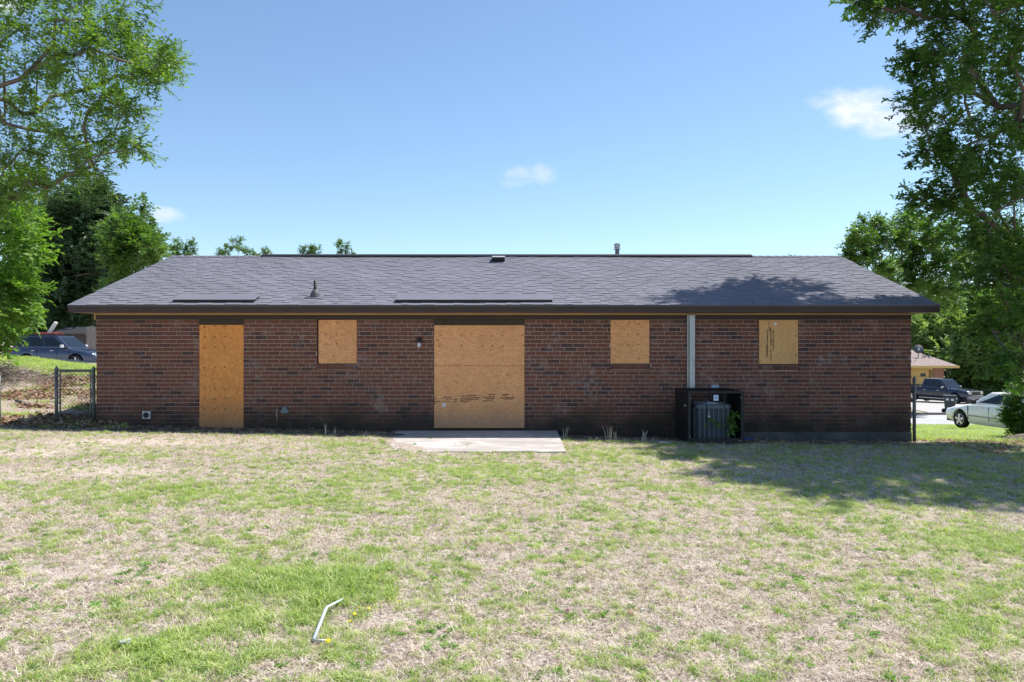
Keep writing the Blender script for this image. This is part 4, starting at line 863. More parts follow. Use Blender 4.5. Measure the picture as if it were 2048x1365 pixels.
    for s in (1, -1):
        mx_, mz = xf0-.35, zb+.03
        part('side_mirror', kindx['mirror'], lambda q: q.box(mx_-.06, mx_+.06, s*(wb+.05), s*(wb+.24), mz-.02, mz+.14), bevel=.03)
        for hx in kindx['handles']: part('door_handle', kindx.get('hm', CHROME), lambda q: q.box(hx-.09, hx+.09, s*(hw-.01), s*(hw+.02), kindx['hz']-.015, kindx['hz']+.02), bevel=.008)
        for sx_ in kindx['seams']: part('door_seam', BTRIM, lambda q: q.box(sx_-.006, sx_+.006, s*(hw-.03), s*(hw+.003), .38, st[:, 2].max()-.10))
        part('headlight', HEADL, lambda q: q.box(S[-1][0]-.36, S[-1][0]+kindx.get('hl', -.03), s*(hwl-.34), s*(hwl-.01), kindx['hlz'][0], kindx['hlz'][1]), bevel=.03)
        part('tail_lamp', REDL, lambda q: q.box(S[0][0]-.01, S[0][0]+.2, s*(hw-.30), s*(hw-.03), kindx['tz'][0], kindx['tz'][1]), bevel=.02)
        if kindx.get('strip'): part('side_moulding', kindx['strip'], lambda q: q.box(wheels[1]+wr+.12, wheels[0]-wr-.12, s*(hw-.02), s*(hw+.012), .50, .545))
    if kindx.get('grille'):
        a, b, c_ = kindx['grille']; part('grille', BTRIM, lambda q: q.box(S[-1][0]-.03, S[-1][0]+.02, -c_, c_, a, b), bevel=.01)
        def gs(q):
            q.box(S[-1][0]-.02, S[-1][0]+.045, -c_-.04, c_+.04, b, b+.04); q.box(S[-1][0]-.02, S[-1][0]+.045, -c_-.04, c_+.04, a-.04, a); q.box(S[-1][0]-.02, S[-1][0]+.045, -c_-.04, -c_, a, b); q.box(S[-1][0]-.02, S[-1][0]+.045, c_, c_+.04, a, b)
        part('grille_surround', CHROME, gs)
        part('bumper', kindx.get('bm', mp), lambda q: q.box(S[-1][0]-.12, S[-1][0]+.07, -hwl-.02, hwl+.02, a-.26, a-.05), bevel=.04)
    return root, hw
# blue estate / SUV
suvp = paint('suv_paint', (.045, .06, .105), .3, .3)
S = [(-2.32, .36, .95, 1.02, .84), (-2.25, .28, 1.02, 1.06, .89), (-1.5, .26, 1.04, 1.08, .925), (0, .24, 1.02, 1.07, .925), (.95, .25, .99, 1.06, .92), (1.3, .26, .96, 1.04, .91), (1.9, .27, .86, .95, .88), (2.2, .30, .76, .86, .80), (2.34, .36, .66, .72, .66)]
wn = [[(.03, .2), (.20, .2), (.20, .88), (.07, .88)], [(.215, .2), (.30, .2), (.30, .88), (.215, .88)], [(.315, .2), (.575, .2), (.575, .88), (.315, .88)], [(.60, .2), (.93, .2), (.87, .88), (.60, .88)]]
p_ = pw(123, 700, 40); suv, hwv = vehicle('parked_suv', 'dark blue wagon with roof rails parked behind the left bank', 'suv', (p_.x, 40), R(-4), suvp, S, (1.05, .25, -2.2, -1.95, 1.06, 1.70, .84, .66), wn, (1.38, -1.33), .35,
    dict(mirror=mat('mirror_pale', (.6, .6, .62), .3), handles=(-.95, .1), hz=.92, seams=(-.75, .35, 1.05), hlz=(.60, .78), tz=(.8, 1.1), grille=(.55, .70, .45)))
q = MB()
for s in (1, -1): q.tube([(-1.8, s*.62, 1.72), (-1.7, s*.62, 1.79), (.1, s*.62, 1.79), (.2, s*.62, 1.72)], .022)
for s in (0,): q.tube([(-1.2, -.62, 1.79), (-1.2, .62, 1.79)], .018); q.tube([(-.3, -.62, 1.79), (-.3, .62, 1.79)], .018)
q.build('roof_rack', BTRIM, suv, kind=None)
sm = Matrix.Translation((p_.x, 40, g1(p_.x, 40))) @ Matrix.Rotation(R(-4), 4, 'Z')
q = MB(); q.tube([sm @ Vector((-1.3, -.3, 1.84)), sm @ Vector((-.1, -.35, 1.84))], .03); q.tube([sm @ Vector((-1.3, .3, 1.84)), sm @ Vector((-.1, .3, 1.84))], .03); q.tube([sm @ Vector((-1.0, -.35, 1.86)), sm @ Vector((-1.0, .35, 1.86))], .03); q.tube([sm @ Vector((-.3, -.35, 1.86)), sm @ Vector((-.3, .35, 1.86))], .03)
q.build('roof_cargo_frame', mat('red_frame', (.35, .03, .03), .5), label='red frame lying on the roof of the blue vehicle', cat='cargo frame')
q = MB(); q.box(-.06, .06, -.1, .1, 0, .75, mat=sm @ Matrix.Translation((-.75, 0, 1.83)) @ Matrix.Rotation(R(35), 4, 'Y')); q.build('white_plank', mat('white_wood', (.7, .68, .62), .7), label='pale plank sticking up from the roof of the blue vehicle', cat='plank', bevel=.01)
# white sedan
sedp = paint('sedan_paint', (.93, .90, .89), .5)
S = [(-2.52, .40, .80, .84, .74), (-2.42, .30, .90, .93, .84), (-2.0, .25, .97, 1.0, .90), (-1.2, .22, .98, 1.0, .92), (0, .21, .96, .99, .925), (.8, .21, .92, .97, .92), (1.3, .22, .86, .93, .90), (1.9, .24, .76, .84, .86), (2.3, .27, .66, .73, .76), (2.5, .34, .58, .62, .60)]
wn = [[(.06, .28), (.17, .24), (.23, .82), (.20, .80)], [(.19, .22), (.50, .2), (.50, .87), (.25, .87)], [(.525, .2), (.90, .2), (.68, .87), (.525, .87)]]
p_ = Vector((17.95, 26.6, 0)); sed, hws = vehicle('parked_sedan', 'white rounded four door sedan parked beside the sloping side lawn', 'car', (p_.x, 26.6), R(180-82), sedp, S, (1.0, .22, -1.95, -1.15, .955, 1.41, .82, .60), wn, (1.42, -1.32), .325,
    dict(mirror=BTRIM, handles=(-.75, .3), hz=.84, seams=(-.98, -.02, .98), hlz=(.56, .68), tz=(.66, .84), strip=mat('grey_moulding', (.35, .35, .35), .5)))
# dark pickup
trp = paint('truck_paint', (.016, .022, .045), .25, .3)
S = [(-2.72, .52, 1.08, 1.10, .90), (-2.66, .48, 1.10, 1.12, .93), (-1.0, .45, 1.10, 1.12, .945), (0, .44, 1.10, 1.13, .945), (.95, .44, 1.12, 1.17, .945), (1.4, .45, 1.12, 1.19, .94), (2.2, .46, 1.06, 1.13, .92), (2.6, .5, .98, 1.04, .86), (2.7, .54, .92, .95, .80)]
wn = [[(.06, .2), (.34, .2), (.34, .86), (.10, .86)], [(.37, .2), (.92, .2), (.78, .86), (.37, .86)]]
p_ = pw(1880, 700, 55); trk, hwt = vehicle('pickup_truck', 'dark blue crew cab pickup truck parked on the sloping drive', 'pickup truck', (p_.x, 55), R(-65), trp, S, (1.25, .55, -.95, -.75, 1.14, 1.80, .84, .68), wn, (1.75, -1.62), .40,
    dict(mirror=CHROME, handles=(-.55, .5), hz=.98, seams=(-.85, .15, 1.15), hlz=(.80, .98), tz=(.8, 1.05), grille=(.72, .98, .50), bm=mat('grey_bumper', (.25, .26, .28), .4), hl=.03))
q = MB()
for s in (1, -1): q.box(-2.70, -.98, s*.93-.03, s*.93+.03, 1.10, 1.24)
q.box(-2.72, -2.66, -.9, .9, 1.10, 1.24); q.build('bed_rail', trp, trk, bevel=.01)
q = MB(); q.box(-2.64, -1.0, -.86, .86, 1.13, 1.14); q.build('bed_liner', BTRIM, trk)
q = MB(); q.box(-1.0, 1.2, -.96, -.90, .38, .43); q.build('side_step', CHROME, trk, bevel=.01)
# wheeled bin
def gpz(px, py, d): p = pw(px, py, d); return p.x, d, g1(p.x, d)
BIN = noisy('bin_plastic', (.035, .045, .05), (.06, .07, .075), 5, .5, .05)
bx_, by_, bz_ = gpz(1900, 700, 41.8); root = empty('wheeled_bin', (bx_, by_, bz_), R(-28), label='dark grey wheeled trash bin standing at the kerb', cat='trash bin')
q = MB(); q.add([(-.22, -.22, .06), (.22, -.22, .06), (.22, .22, .06), (-.22, .22, .06), (-.30, -.32, .98), (.30, -.32, .98), (.30, .30, .98), (-.30, .30, .98)], [(0, 1, 2, 3), (4, 5, 6, 7), (0, 1, 5, 4), (1, 2, 6, 5), (2, 3, 7, 6), (3, 0, 4, 7)]); q.build('bin_body', BIN, root, bevel=.03)
q = MB(); q.box(-.32, .32, -.34, .33, .985, 1.05); q.build('lid', BIN, root, bevel=.025)
for s in (-1, 1): q = MB(); q.lathe([(0, -.03), (.14, -.03), (.14, .03), (0, .03)], (s*.26, .26, .14), 14, 'y'); q.build('wheel', TYRE, root)
q = MB(); q.tube([(-.25, .36, .95), (.25, .36, .95)], .02); q.build('handle', BIN, root)
for a, b in ((-.2, .82), (.05, .80)): q = MB(); q.box(a, a+.13, -.330, -.318, b-.05, b+.06, mat=Matrix.Translation((0, .02, 0))); q.build('sticker', WHITEP, root)
# ------------------------------------------------------------ far house
HD = 62; hs = F/HD
def hx(px): return (px-1024)/hs
def hz(py): return 1.8-(py-690)/hs
TANP = noisy('tan_paint', (.62, .40, .13), (.72, .48, .18), 2, .7, .1); FROOF = noisy('far_roof', (.26, .20, .19), (.36, .29, .27), 3, .95, .3)
root = empty('garage_house', (hx(1840), HD, g1(hx(1840), HD)), label='single storey house with tan garage door and brown hip roof', cat='house'); RB = root.location
def FH(mb, nm, m, par=None, **k): return mb.build(nm, m, par or root, loc=tuple(-c for c in RB) if par is None else (0, 0, 0), **k)
x1 = hx(1888); x0 = x1-13; e_ = hz(732)
q = MB(); q.box(x0, x1-.02, HD+.1, HD+9, hz(800)-1, e_); FH(q, 'wall', TANP)
q = MB(); q.box(hx(1868), x1, HD, HD+.09, hz(800)-1, e_-.01); pier = FH(q, 'brick_pier', noisy('far_brick', (.30, .12, .08), (.42, .24, .18), 14, .9, .2))
q = MB(); q.box(hx(1860), hx(1867.5), HD+.0, HD+.09, hz(800)-.5, e_-.02); FH(q, 'door_jamb', mat('jamb_shadow', (.30, .19, .07), .7))
for k in range(4):
    za = hz(740)-.55*(k+1); q = MB(); q.box(hx(1800), hx(1859), HD+.03, HD+.08, za+.015, za+.54); FH(q, 'garage_panel', TANP, bevel=.01)
    if k == 0:
        for gx_ in (1842, 1812): 
            w_ = MB(); w_.box(hx(gx_), hx(gx_+10), HD+.01, HD+.05, za-.18+.15, za+.12+.15-.02); FH(w_, 'door_window', GLASS)
q = MB(); q.box(hx(1800), hx(1866), HD-.02, HD+.09, hz(740), e_-.02); FH(q, 'header', TANP)
ov = .9; ex = hx(1906); ax_ = hx(1826); rz2 = hz(689.5)
q = MB(); rl = x0-.8
q.add([(rl, HD-ov, e_), (ex, HD-ov, e_), (ex, HD+10, e_), (rl, HD+10, e_), (ax_, HD+4.6, rz2+.35), (x0+4, HD+4.6, rz2+.35)], [(0, 1, 4, 5), (1, 2, 4), (2, 3, 5, 4), (3, 0, 5), (0, 3, 2, 1)]); FH(q, 'roof', FROOF)
q = MB(); q.box(rl, ex+.02, HD-ov-.04, HD-ov-.005, e_-.17, e_+.03); q2 = FH(q, 'fascia', TANP)
q = MB(); q.tube([(ex-.1, HD-ov, e_-.1), (hx(1893), HD-.1, e_-.45), (hx(1892), HD-.1, hz(770))], .05); FH(q, 'downspout', BTRIM)
sdp = Vector((hx(1849), HD+.9, 0)); zr_ = e_+(rz2+.35-e_)*(.9+ov)/(4.6+ov); sat = empty('satellite_dish', (sdp.x, sdp.y, zr_-.05), R(20), label='dark satellite dish on a short mast on the tan house roof', cat='satellite dish')
q = MB(); q.tube([(0, 0, 0), (0, 0, .55), (.05, -.02, .7)], .035); q.build('mast', BTRIM, sat)
q = MB(); q.lathe([(0, .0), (.2, .02), (.38, .09), (.40, .09), (.38, .11), (.2, .04), (0, .02)], (0, 0, 0), 20, 'y'); q.build('dish', mat('dish_grey', (.08, .085, .1), .5), sat, smooth=True, loc=(.0, -.02, .78), rot=(R(-25), 0, R(-40)))
q = MB(); q.tube([(0, -.05, .6), (-.38, -.38, .72)], .02); q.box(-.44, -.34, -.44, -.34, .68, .80); q.build('receiver_arm', WHITEP, sat)
# low reddish hedge beyond the sedan
mb = MB(); ax0 = pw(2014, 0, 50).x
for k in range(900):
    u = random.random(); x = ax0+u*7; y = 50+random.gauss(0, .8); z = g1(x, y)+.75*random.random()*min(1, u*6+.3); a = random.uniform(0, 6.28); d_ = Vector((math.cos(a), math.sin(a), random.gauss(0, .6)))*.2; s_ = d_.orthogonal().normalized()*.09; c0 = Vector((x, y, z))
    mb.add([c0-d_, c0+s_, c0+d_, c0-s_], [(0, 1, 2, 3)])
mb.build('russet_hedge', leaf_mat('russet_leaf', [(.22, .08, .05), (.34, .14, .09), (.42, .22, .16)], .2), label='low reddish brown hedge beyond the white sedan', cat='hedge', kind='stuff', fix=False)
# shed and fence at the left
p_ = pw(150, 700, 50); x0 = pw(110, 0, 50).x; x1 = pw(172, 0, 50).x; zg = g1(p_.x, 50)
root = empty('garden_shed', (p_.x, 50, zg), label='low dark shed with a flat roof beyond the blue vehicle', cat='shed')
q = MB(); q.box(x0-p_.x, x1-p_.x, 0, 3, -.3, 1.8+22/29.6-zg); q.build('wall', noisy('shed_wood', (.07, .06, .055), (.11, .095, .085), 5, .9, .3, vec=(4, 1, .3)), root)
zr_ = 1.8+22/29.6-zg; q = MB(); q.add([(x0-p_.x-.2, -.3, zr_), (x1-p_.x+.2, -.3, zr_), (x1-p_.x+.2, 3.3, zr_), (x0-p_.x-.2, 3.3, zr_), (x0-p_.x-.2, 1.5, zr_+.5), (x1-p_.x+.2, 1.5, zr_+.5)], [(0, 1, 5, 4), (2, 3, 4, 5), (0, 4, 3), (1, 2, 5), (0, 3, 2, 1)]); q.build('roof', noisy('shed_roof', (.018, .018, .022), (.03, .03, .035), 5, .9), root)
fx0 = pw(173, 0, 49).x; root = empty('picket_fence', (fx0, 49, g1(fx0, 49)), label='weathered grey wooden fence right of the dark shed', cat='fence'); q = MB(); q.box(0, .14, 0, .02, -.2, 1.95); fm_ = q.mesh('picket', noisy('weathered_wood', (.20, .17, .15), (.34, .30, .27), 6, .9, .3, vec=(4, 1, .3)))
for i in range(16): link('picket', fm_, root, (i*.155, 0, .5+random.gauss(0, .02)), (0, random.gauss(0, .01), 0))
q = MB(); q.box(-.1, 2.5, .025, .06, .9, 1.0); q.box(-.1, 2.5, .025, .06, 1.9, 2.0); 
for zz in (.9, 1.9): q = MB(); q.box(-.1, 2.5, .025, .06, zz, zz+.1); q.build('rail', fm_.materials[0], root)
# ------------------------------------------------------------ air conditioner in its security cage
AX0, AX1, AY0, AY1, AZ0, AZ1 = 3.228, 4.257, 13.57, 14.65, -.035, .947
cage = empty('security_cage', ((AX0+AX1)/2, (AY0+AY1)/2, 0), label='black metal security cage around the air conditioner against the wall', cat='security cage'); CO = cage.location
def CG(mb, nm, m, **k): return mb.build(nm, m, cage, loc=tuple(-c for c in CO), **k)
for x in (AX0, AX1-.055):
    for y in (AY0, AY1-.055): q = MB(); q.box(x, x+.055, y, y+.055, AZ0-.05, AZ1-.04); CG(q, 'corner_post', BLACKMETAL, bevel=.003)
for y in (AY0, AY1-.04): q = MB(); q.box(AX0, AX1, y, y+.04, AZ1-.039, AZ1); CG(q, 'top_rail', BLACKMETAL, bevel=.003)
for x in (AX0, AX1-.04): q = MB(); q.box(x, x+.04, AY0+.041, AY1-.041, AZ1-.039, AZ1); CG(q, 'top_rail', BLACKMETAL, bevel=.003)
q = MB(); q.box(AX0+.056, AX1-.056, AY0+.01, AY0+.03, AZ0, AZ0+.12); CG(q, 'bottom_plate', BLACKMETAL)
for x in (AX0+.34, AX0+.665): q = MB(); q.box(x, x+.014, AY0+.012, AY0+.026, AZ0+.121, AZ1-.04); CG(q, 'front_bar', BLACKMETAL)
def slats(x0, x1):
    m0 = MB(); m0.box(x0, x1, -.022, .022, AZ0, AZ1-.04); me = m0.mesh('side_slat', BLACKMETAL)
    for i in range(19): link('side_slat', me, cage, (-CO.x, AY0+.085+i*.05-CO.y, -CO.z), (0, 0, 0))
slats(AX0+.012, AX0+.020); slats(AX1-.020, AX1-.012)
q = MB(); q.box(AX1-.30, AX1-.056, AY1-.03, AY1-.02, AZ0, AZ1-.04); CG(q, 'back_panel', BLACKMETAL)
m0 = MB(); m0.box(-.006, .006, AY0+.041, AY1-.041, AZ1-.018, AZ1-.006); me = m0.mesh('lid_bar', BLACKMETAL)
for i in range(18): link('lid_bar', me, cage, (AX0+.06+i*.054-CO.x, -CO.y, -CO.z))
q = MB(); px_, pz_ = 1.0, 0; tx, tz = 1024, 0
tx = (1432-1024)/109; tz = 1.8-(796-690)/109; q.box(tx-.045, tx+.045, AY0-.002, AY0+.004, tz-.052, tz+.052); tg = CG(q, 'paper_tag', mat('tag_paper', (.62, .72, .86), .6))
q = MB()
for k in range(5): q.box(tx-.026, tx+.026-.006*(k % 2), AY0-.004, AY0-.0025, tz+.026-k*.012, tz+.031-k*.012)
q.build('tag_print', mat('tag_blue', (.12, .22, .5), .6), tg, kind='stuff')
for x, z in ((1381, 797), (1481.5, 796), (1380, 874), (1375, 884), (1480, 882), (1448, 886), (1370, 812)):
    q = MB(); q.lathe([(0, -.012), (.009, -.008), (.010, 0)], ((x-1024)/109, AY0, 1.8-(z-690)/109), 8, 'y'); CG(q, 'bolt', CHROME)
for i in range(2):
    q = MB(); q.lathe([(0, -.02), (.02, -.016), (.022, .01), (0, .012)], ((1370.5-1024)/107.5 if i == 0 else (1417.5-1024)/109, AY0-.005 if i else 13.76, 1.8-((812 if i == 0 else 832)-690)/108), 10, 'y'); q.tube([((1417.5-1024)/109-.012, AY0, 1.8-(828-690)/109), ((1417.5-1024)/109, AY0, 1.8-(822-690)/109), ((1417.5-1024)/109+.012, AY0, 1.8-(828-690)/109)], .004) if i else None
    CG(q, 'padlock', GALV)
ux0, ux1, uy0, uy1, uz1 = 3.40, 4.10, 13.74, 14.44, .70
ac = empty('air_conditioner', ((ux0+ux1)/2, (uy0+uy1)/2, -.02), label='grey outdoor air conditioner with vertical ribs inside the black cage', cat='air conditioner'); AO = ac.location
ACG = mat('unit_paint', (.12, .145, .175), .5, .2); ACD = mat('unit_dark', (.045, .06, .08), .6); ACL = mat('unit_rib', (.13, .155, .19), .45, .3)
def rr_(x0, x1, y0, y1, r, n=5):
    o = []
    for cx, cy, a0 in ((x1-r, y1-r, 0), (x0+r, y1-r, 90), (x0+r, y0+r, 180), (x1-r, y0+r, 270)):
        for k in range(n+1): a = R(a0+90*k/n); o.append((cx+r*math.cos(a), cy+r*math.sin(a)))
    return o
def ring(mb, x0, x1, y0, y1, z0, z1, r, cap=True):
    o = rr_(x0, x1, y0, y1, r); n = len(o); mb.add([(x, y, z0) for x, y in o]+[(x, y, z1) for x, y in o], [(i, (i+1) % n, (i+1) % n+n, i+n) for i in range(n)]+([tuple(range(n, 2*n)), tuple(reversed(range(n)))] if cap else []))
def AC(mb, nm, m, **k): return mb.build(nm, m, ac, loc=tuple(-c for c in AO), **k)
q = MB(); ring(q, ux0+.02, ux1-.02, uy0+.02, uy1-.02, .03, uz1-.06, .09); AC(q, 'coil_core', ACD)
q = MB(); ring(q, ux0, ux1, uy0, uy1, -.02, .045, .10); AC(q, 'base_pan', ACG)
q = MB(); ring(q, ux0, ux1, uy0, uy1, uz1-.085, uz1-.03, .10); ring(q, ux0+.02, ux1-.02, uy0+.02, uy1-.02, uz1-.03, uz1-.012, .09); AC(q, 'top_cap', ACG)
m0 = MB(); m0.box(-.010, .010, -.012, .012, .045, uz1-.086); me = m0.mesh('rib', ACL)
for i in range(7): link('rib', me, ac, (ux0+.085+i*.0885-AO.x, uy0+.012-AO.y, -AO.z))
for i in range(7): link('rib', me, ac, (ux0+.012-AO.x, uy0+.085+i*.0885-AO.y, -AO.z), (0, 0, R(90)))
q = MB()
for k in range(24):
    z = .06+k*.0225; o = rr_(ux0+.002, ux1-.002, uy0+.002, uy1-.002, .10, 4); idx = [p for p in o if (p[0] < ux0+.11 or p[0] > ux1-.11) and p[1] < uy0+.12]
    for side in (0, 1):
        s_ = [p for p in idx if (p[0] < (ux0+ux1)/2) == (side == 0)]; q.tube([(x, y, z) for x, y in s_], .0045, 4)
AC(q, 'corner_louvre', ACL, kind='stuff')
q = MB()
for k in range(9):
    r_ = .06+k*.031; q.tube([((ux0+ux1)/2+r_*math.cos(a), (uy0+uy1)/2+r_*math.sin(a), uz1+.01*math.cos(r_*5)) for a in np.linspace(0, 6.283, 25)], .005, 4, caps=False)
AC(q, 'fan_guard_ring', GALV, kind='stuff')
q = MB()
for k in range(10): a = k*.628; q.tube([((ux0+ux1)/2+.05*math.cos(a), (uy0+uy1)/2+.05*math.sin(a), uz1+.006), ((ux0+ux1)/2+.31*math.cos(a), (uy0+uy1)/2+.31*math.sin(a), uz1)], .005, 4)
AC(q, 'fan_guard_spoke', GALV, kind='stuff')
# weed growing in the cage
def weed(label, px0, base, lst, d, sc_=.33):
    c_ = [(Vector(((px-1024)/F*d, d+random.uniform(-.05, .05), 1.8-(py-690)/F*d)), r/F*d) for px, py, r in lst]
    return tree('climbing_weed', label, base, c_, P_BRIGHT, .006, sc_, cat='weed', dens=.4, stem='stem', leafname='leaves')
weed('bright leaved weed climbing inside the right of the cage', 0, (4.15, 13.68), [(1472, 828, 5), (1465, 845, 5), (1463, 862, 4), (1455, 838, 3), (1468, 850, 4), (1437, 845, 3), (1419, 845, 4)], 13.66, .3)
# ------------------------------------------------------------ gate and posts
def chain(mb, x0, x1, z0, z1, y, s=.06, r=.0034):
    k = x0-(z1-z0)
    while k < x1:
        for sg in (1, -1):
            a = (k, z0) if sg > 0 else (k, z1); pts = []
            t0 = max(0, x0-k); t1 = min(z1-z0, x1-k)
            if t1 > t0:
                p = [(k+t, (z0+t) if sg > 0 else (z1-t)) for t in (t0, t1)]; mb.tube([(p[0][0], y+sg*.003, p[0][1]), (p[1][0], y+sg*.003, p[1][1])], r, 3, caps=False)
        k += s*1.414
WIRE = mat('fence_wire', (.09, .09, .09), .6, .3)
def post(mb, x, y, z0, z1, r=.033):
    mb.tube([(x, y, z0), (x, y, z1)], r, 12); mb.lathe([(r+.006, z1-.01), (r+.006, z1+.02), (r*.5, z1+.05), (.006, z1+.07), (0, z1+.075)], (x, y, 0), 12)
gy0 = 14.9; gs = F/gy0; xa, xb = (112.5-1024)/gs, (187-1024)/gs
gate = empty('chain_link_gate', (xa, gy0, .2), label='narrow chain link gate between two grey posts at the left house corner', cat='gate'); GO = gate.location
def GT(mb, nm, m, **k): return mb.build(nm, m, gate, loc=tuple(-c for c in GO), **k)
for x in (xa, xb): q = MB(); post(q, x, gy0, .0, 1.30); GT(q, 'post', GREYMET, smooth=True)
q = MB(); q.tube([(xa+.075, gy0, .42), (xa+.075, gy0, 1.26), (xb-.06, gy0, 1.26), (xb-.06, gy0, .42), (xa+.075, gy0, .42)], .017, 8); GT(q, 'gate_frame', GREYMET)
q = MB(); q.tube([(xa+.03, gy0, 1.285), (xb-.03, gy0, 1.285)], .02, 8); GT(q, 'top_rail', GREYMET)
q = MB(); chain(q, xa+.075, xb-.06, .42, 1.26, gy0, .055); GT(q, 'wire_mesh', WIRE, kind='stuff')
for z in (.62, .9, 1.18):
    for x in (xa+.035, xb-.035): q = MB(); q.box(x-.045, x+.045, gy0-.04, gy0-.01, z-.012, z+.012); GT(q, 'hinge', GREYMET)
lx_ = (-3-1024)/1480*14.5; fen = empty('chain_link_fence', (lx_, 14.5, .25), label='chain link fence panel with grey post at the left edge', cat='fence'); FO = fen.location
q = MB(); post(q, lx_, 14.5, .0, 1.22); q.build('post', GREYMET, fen, loc=tuple(-c for c in FO), smooth=True)
q = MB(); q.tube([(lx_+.07, 14.45, .35), (lx_+.045, 14.45, 1.1)], .010, 6); q.tube([(lx_-3, 14.5, 1.2), (lx_, 14.5, 1.2)], .02, 8); q.build('top_rail', GREYMET, fen, loc=tuple(-c for c in FO))
q = MB(); chain(q, lx_-3, lx_, .28, 1.2, 14.5); q.build('wire_mesh', WIRE, fen, loc=tuple(-c for c in FO), kind='stuff')
rx_ = (1829-1024)/gs; rp = empty('fence_post', (rx_, gy0, -.1), label='tall grey fence post standing at the right house corner', cat='fence post'); RO = rp.location
q = MB(); post(q, rx_, gy0, -.2, 1.10); q.build('post', GREYMET, rp, loc=tuple(-c for c in RO), smooth=True)
for z in (.95, .45, 0.1): q = MB(); q.tube([(rx_-.03, gy0-.02, z), (XR+.012, gy0+.06, z)], .012, 6); q.build('wall_clamp', GREYMET, rp, loc=tuple(-c for c in RO))
q = MB(); q.lathe([(.037, .93), (.042, .95), (.037, .97)], (rx_, gy0, 0), 10); q.box(rx_-.005, rx_+.06, gy0-.01, gy0+.01, .93, .96); q.build('fence_band', GREYMET, rp, loc=tuple(-c for c in RO))
# ------------------------------------------------------------ small things on the ground
PLAST = noisy('white_pvc', (.42, .46, .48), (.62, .65, .67), 20, .4, .1)
a = gpt(686, 1208); b = gpt(653, 1232); c_ = gpt(627, 1287); e_ = gpt(655, 1287)
q = MB(); q.tube([(a[0], a[1], g1(*a)+.03), (b[0], b[1], g1(*b)+.05), (c_[0], c_[1], g1(*c_)+.02)], [.008, .010, .012], 8); q.tube([(c_[0], c_[1], g1(*c_)+.015), (e_[0], e_[1], g1(*e_)+.01)], .006, 6)
q.build('plastic_pipe', PLAST, smooth=True, label='bent white plastic pipe lying in the grass by the dandelions', cat='pipe')
YEL = mat('flower_yellow', (.85, .72, .01), .6)
fl = MB()
for ring_, rr2, zz in ((12, .017, .004), (9, .012, .007), (5, .006, .009)):
    for k in range(ring_):
        t_ = k*6.283/ring_+ring_; d = Vector((math.cos(t_), math.sin(t_), 0)); s = Vector((-d.y, d.x, 0)); fl.add([d*.001+Vector((0, 0, zz-.003)), d*rr2*.7+s*.003+Vector((0, 0, zz)), d*rr2+Vector((0, 0, zz-.001)), d*rr2*.7-s*.003+Vector((0, 0, zz))], [(0, 1, 2, 3)])
flm = fl.mesh('flower_head', YEL, fix=False); stm = MB(); stm.tube([(0, 0, 0), (.006, 0, .04), (0, 0, .07)], .0015, 5); stme = stm.mesh('stem', GRASSG, fix=False)
for lab, px, py in (('largest yellow dandelion, in front of the end of the white pipe', 656, 1290), ('yellow dandelion just right of the white pipe, second nearest', 685, 1263), ('yellow dandelion third from the front by the white pipe', 700, 1251), ('yellow dandelion fourth from the front by the white pipe', 709, 1234), ('small yellow dandelion farthest back of the four behind the pipe', 737, 1222), ('half closed yellow dandelion left of the farthest one', 717, 1223), ('lone yellow dandelion farthest right of the pipe', 799, 1207)):
    g_p = gpt(px, py+18); rt = empty('dandelion', (g_p[0], g_p[1], g1(*g_p)), random.random()*6, label=lab, cat='flower', group='dandelions by the white pipe'); k = 1.05 if px == 656 else .75
    link('stem', stme, rt); link('flower_head', flm, rt, (0, 0, .07), (R(-25), 0, 0), (k, k, k))
def scrap(name, lab, cat, px, py, r, m, h=.02, seed=1):
    rg = random.Random(seed); x, y = gpt(px, py); q = MB(); n = 7; z = g1(x, y)+.025
    vs = [(x+r*math.cos(6.28*k/n)*rg.uniform(.6, 1.1), y+r*.7*math.sin(6.28*k/n)*rg.uniform(.6, 1.1), z+rg.uniform(0, h)) for k in range(n)]+[(x, y, z+h)]
    q.add(vs, [(k, (k+1) % n, n) for k in range(n)]+[tuple(reversed(range(n)))]); q.build(name, m, label=lab, cat=cat)
scrap('plastic_scrap', 'crumpled clear plastic scrap in the grass at the lower left', 'litter', 250, 1297, .045, mat('clear_plastic', (.55, .58, .58), .3, Alpha=.55), .02, 2)
scrap('brown_leaf', 'curled reddish brown dead leaf in the front lawn', 'leaf', 1262, 1237, .03, mat('dead_leaf', (.30, .11, .05), .8), .012, 3)
scrap('foil_scrap', 'small pale scrap right of the brown dead leaf', 'litter', 1285, 1228, .018, PLAST, .008, 4)
scrap('purple_scrap', 'small purple scrap left in the front lawn', 'litter', 1134, 1233, .02, mat('purple', (.18, .02, .12), .6), .01, 5)
scrap('blue_wrapper', 'crumpled blue wrapper beside the right foot of the cage', 'litter', 1498, 886, .12, mat('blue_plastic', (.03, .06, .35), .35), .07, 6)
scrap('white_wrapper', 'small white scrap in the shade right of the cage', 'litter', 1556, 880, .05, PLAST, .02, 7)
scrap('pale_rag', 'flat pale rag in the dirt left of the cage', 'litter', 1330, 889, .16, noisy('rag', (.4, .36, .32), (.6, .56, .5), 20, .9), .02, 8)
